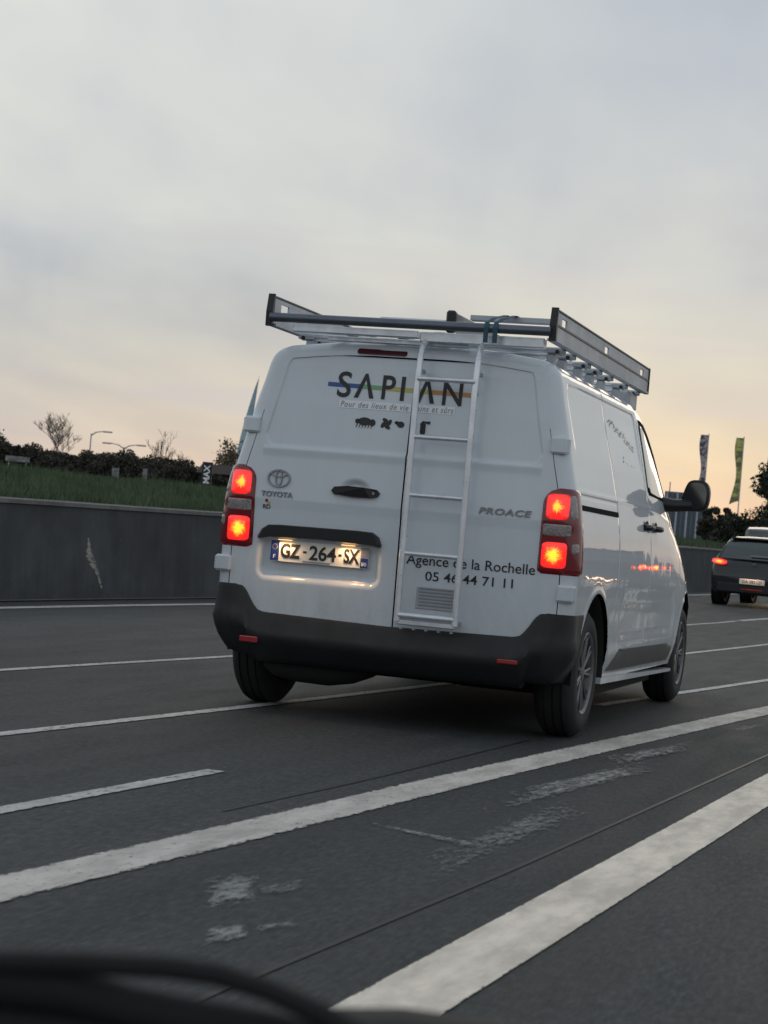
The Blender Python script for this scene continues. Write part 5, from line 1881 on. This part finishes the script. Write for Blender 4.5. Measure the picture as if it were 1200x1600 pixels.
    if not van_like:
        MB().box(-.60, .60, .34, .62, 1.425 * k, 1.455 * k, 0.01).build('spoiler', paint, t, world=False)
        MB().box(-.10, .40, .085, .12, 1.06 * k, 1.095 * k, 0.004).build('sticker_strip', 'greyink', t, world=False)
    # lights
    for s in (-1, 1):
        V = []; UV = []
        for i in range(7):
            for j in range(9):
                u, v = j / 8, i / 6
                x = 0.55 + 0.335 * u
                z = (0.905 + (v - 0.5) * 0.12 * (1 - 0.5 * abs(2 * u - 1) ** 2.5)) * k + 0.03 * u
                y = -0.005 + 0.13 * u ** 3 + 0.065 * v + 0.03
                V.append((s * x * W_ / .9, y - 0.03, z)); UV.append((u, v))
        lm = mk('tail_lamp', V, grid_faces(7, 9, s < 0), glow, t, world=False, uv=UV)
        V = []
        hl = MB().add([(s * (W_ * .60 + .14 * math.cos(a)), L - 0.16 - 0.12 * (math.cos(a) * .5 + .5), 0.62 * k + 0.055 * math.sin(a)) for a in np.linspace(0, 2 * math.pi, 14, endpoint=False)], [tuple(range(14))])
        hl.build('head_lamp', 'headlamp', t, world=False)
        # mirror
        MB().box(s * (W_ + 0.02) - .09, s * (W_ + 0.02) + .09, 2.45, 2.62, .95 * k, 1.09 * k, 0.04).build('wing_mirror', 'black', t, world=False)
    MB().box(-W_ * .82, W_ * .82, -0.05, 0.2, 0.26, 0.50, 0.05).build('rear_bumper', 'plastic', t, world=False)
    MB().box(-W_ * .90, W_ * .90, -0.035, 0.05, 0.612, 0.622, 0.003).build('bumper_strip', 'chrome_dull', t, world=False)
    pm = MB().box(-.26, .26, -0.075, -0.045, 0.47, 0.58, 0.006).build('number_plate', 'plate', t, world=False)
    TVv, TFf = text_arrays('GA·382·LD', 1.0, 0.01)
    mn, mx = TVv.min(0), TVv.max(0)
    mk('plate_characters', np.stack([-.20 + .40 * (TVv[:, 0] - mn[0]) / (mx[0] - mn[0]), np.full(len(TVv), -0.077), 0.492 + 0.066 * (TVv[:, 1] - mn[1]) / (mx[1] - mn[1])], -1), TFf, 'ink', pm, world=False, smooth=False)
    ld = bpy.data.lights.new('plate_light', 'AREA'); ld.shape = 'RECTANGLE'; ld.size = 0.4; ld.size_y = 0.03; ld.energy = 0.55; ld.color = (1, .60, .38)
    lo = bpy.data.objects.new('plate_light', ld); COL.objects.link(lo); lo.parent = t
    lo.location = (0, -0.12, 0.64); lo.rotation_euler = (math.radians(-22), 0, 0)
    MB().box(-.22, .22, -0.062, -0.03, 0.35, 0.375, 0.005).build('fog_lamp', 'reflector', t, world=False)
    if badge:
        MB().add([(-.04, -0.005, .885), (-.015, -0.005, .915), (.0, -0.005, .90), (.03, -0.005, .925), (.04, -0.005, .895), (.015, -0.005, .875), (0, -0.005, .885), (-.02, -0.005, .872)],
                 [(0, 1, 2, 7), (2, 3, 4, 5), (2, 5, 6, 7)]).build('badge', 'chrome', t, world=False)
    for yc in (0.72, L - 0.85):
        for s in (-1, 1):
            tyre_wheel(t, s, yc, W_ - 0.015, R=0.33, rim_r=0.205, spokes=5, zc_=0.33, local=True)
    # dark arches
    for yc in (0.72, L - 0.85):
        for s in (-1, 1):
            MB().lathe([(s * (W_ + 0.004), .37), (s * (W_ + 0.004), .33), (s * (W_ - .25), .33)], n=28, c=(0, yc, 0.34)).build('wheel_arch', 'black', t, world=False, smooth=True)
    return t


YC = 30.5
make_car('dark compact car braking in the left lane, cut by the right edge', (-1.61, YC, float(gz(YC))), math.radians(-6), 'dark_paint', badge=True, H=1.46, W_=0.92)
make_car('boxy light grey vehicle ahead of the dark car, only its roof showing', (-3.2, 48.5, float(gz(48.5))), math.radians(-7), 'grey_paint', H=1.88, W_=0.92, L=4.4, van_like=True)
# traffic in the neighbouring lane that the glossy flank and doors mirror
make_car('dark car braking in the next lane, mirrored as red lights in the van flank', (4.6, 20.0, 0.02), math.radians(-7), 'dark_paint', glow='brake_near', group='traffic mirrored in the van')
make_car('grey car with lit headlamps following behind, mirrored in the van rear doors', (-4.6, -19.5, 0.005), math.radians(-4), 'grey_paint', group='traffic mirrored in the van')

# ================================================================== WIPER AND SCUTTLE OF THE CAMERA'S CAR
Fv, Rv, Uv = F_, R_, U_
co = cam.matrix_world.translation


def near(u, v, D):
    d = Fv + Rv * ((u - 600) / 3034.04) - Uv * ((v - 800) / 3034.04)
    return co + d * D


wip = thing('windscreen_wiper', 'black blurred windscreen wiper lying across the lower left corner', 'wiper', tuple(near(200, 1560, 1.0)))
pts = [(-700, 1500), (-350, 1495), (-60, 1502), (120, 1505), (260, 1512), (340, 1523), (420, 1548), (500, 1584), (600, 1640)]
MB().tube([near(u, v, 1.00) for u, v in pts], [0.0045, 0.005, 0.006, 0.006, 0.0062, 0.0062, 0.0060, 0.0065, 0.007], 12).build('arm', 'under', wip, smooth=True)
pts = [(-700, 1545), (-200, 1535), (0, 1533), (110, 1547), (200, 1573), (300, 1594), (420, 1610), (560, 1640)]
MB().tube([near(u, v, 1.01) for u, v in pts], [0.010, 0.011, 0.013, 0.0125, 0.0115, 0.012, 0.010, 0.008], 12).build('blade', 'under', wip, smooth=True)
MB().tube([near(u, v, 1.02) for u, v in [(-700, 1610), (0, 1610), (200, 1635), (330, 1650), (600, 1690), (800, 1720)]], 0.020, 12).build('spring_hinge', 'under', wip, smooth=True)
# bonnet edge of the same car
bon = thing('bonnet', 'dark rear edge of a car bonnet along the very bottom of the photo', 'bonnet', tuple(near(600, 1650, 1.15)))
V = []
us = np.linspace(-900, 2300, 24)
for (dv, D) in ((0, 1.25), (6, 1.18), (30, 1.13), (130, 1.08)):
    for u in us:
        v = (1573 + 0.11 * (u - 620) + 0.0002 * (u - 620) ** 2 if u > 620 else 1573 + 0.00012 * (u - 620) ** 2) + dv
        V.append(tuple(near(u, v, D)))
mk('bonnet_panel', V, grid_faces(4, len(us), True), 'under', bon)
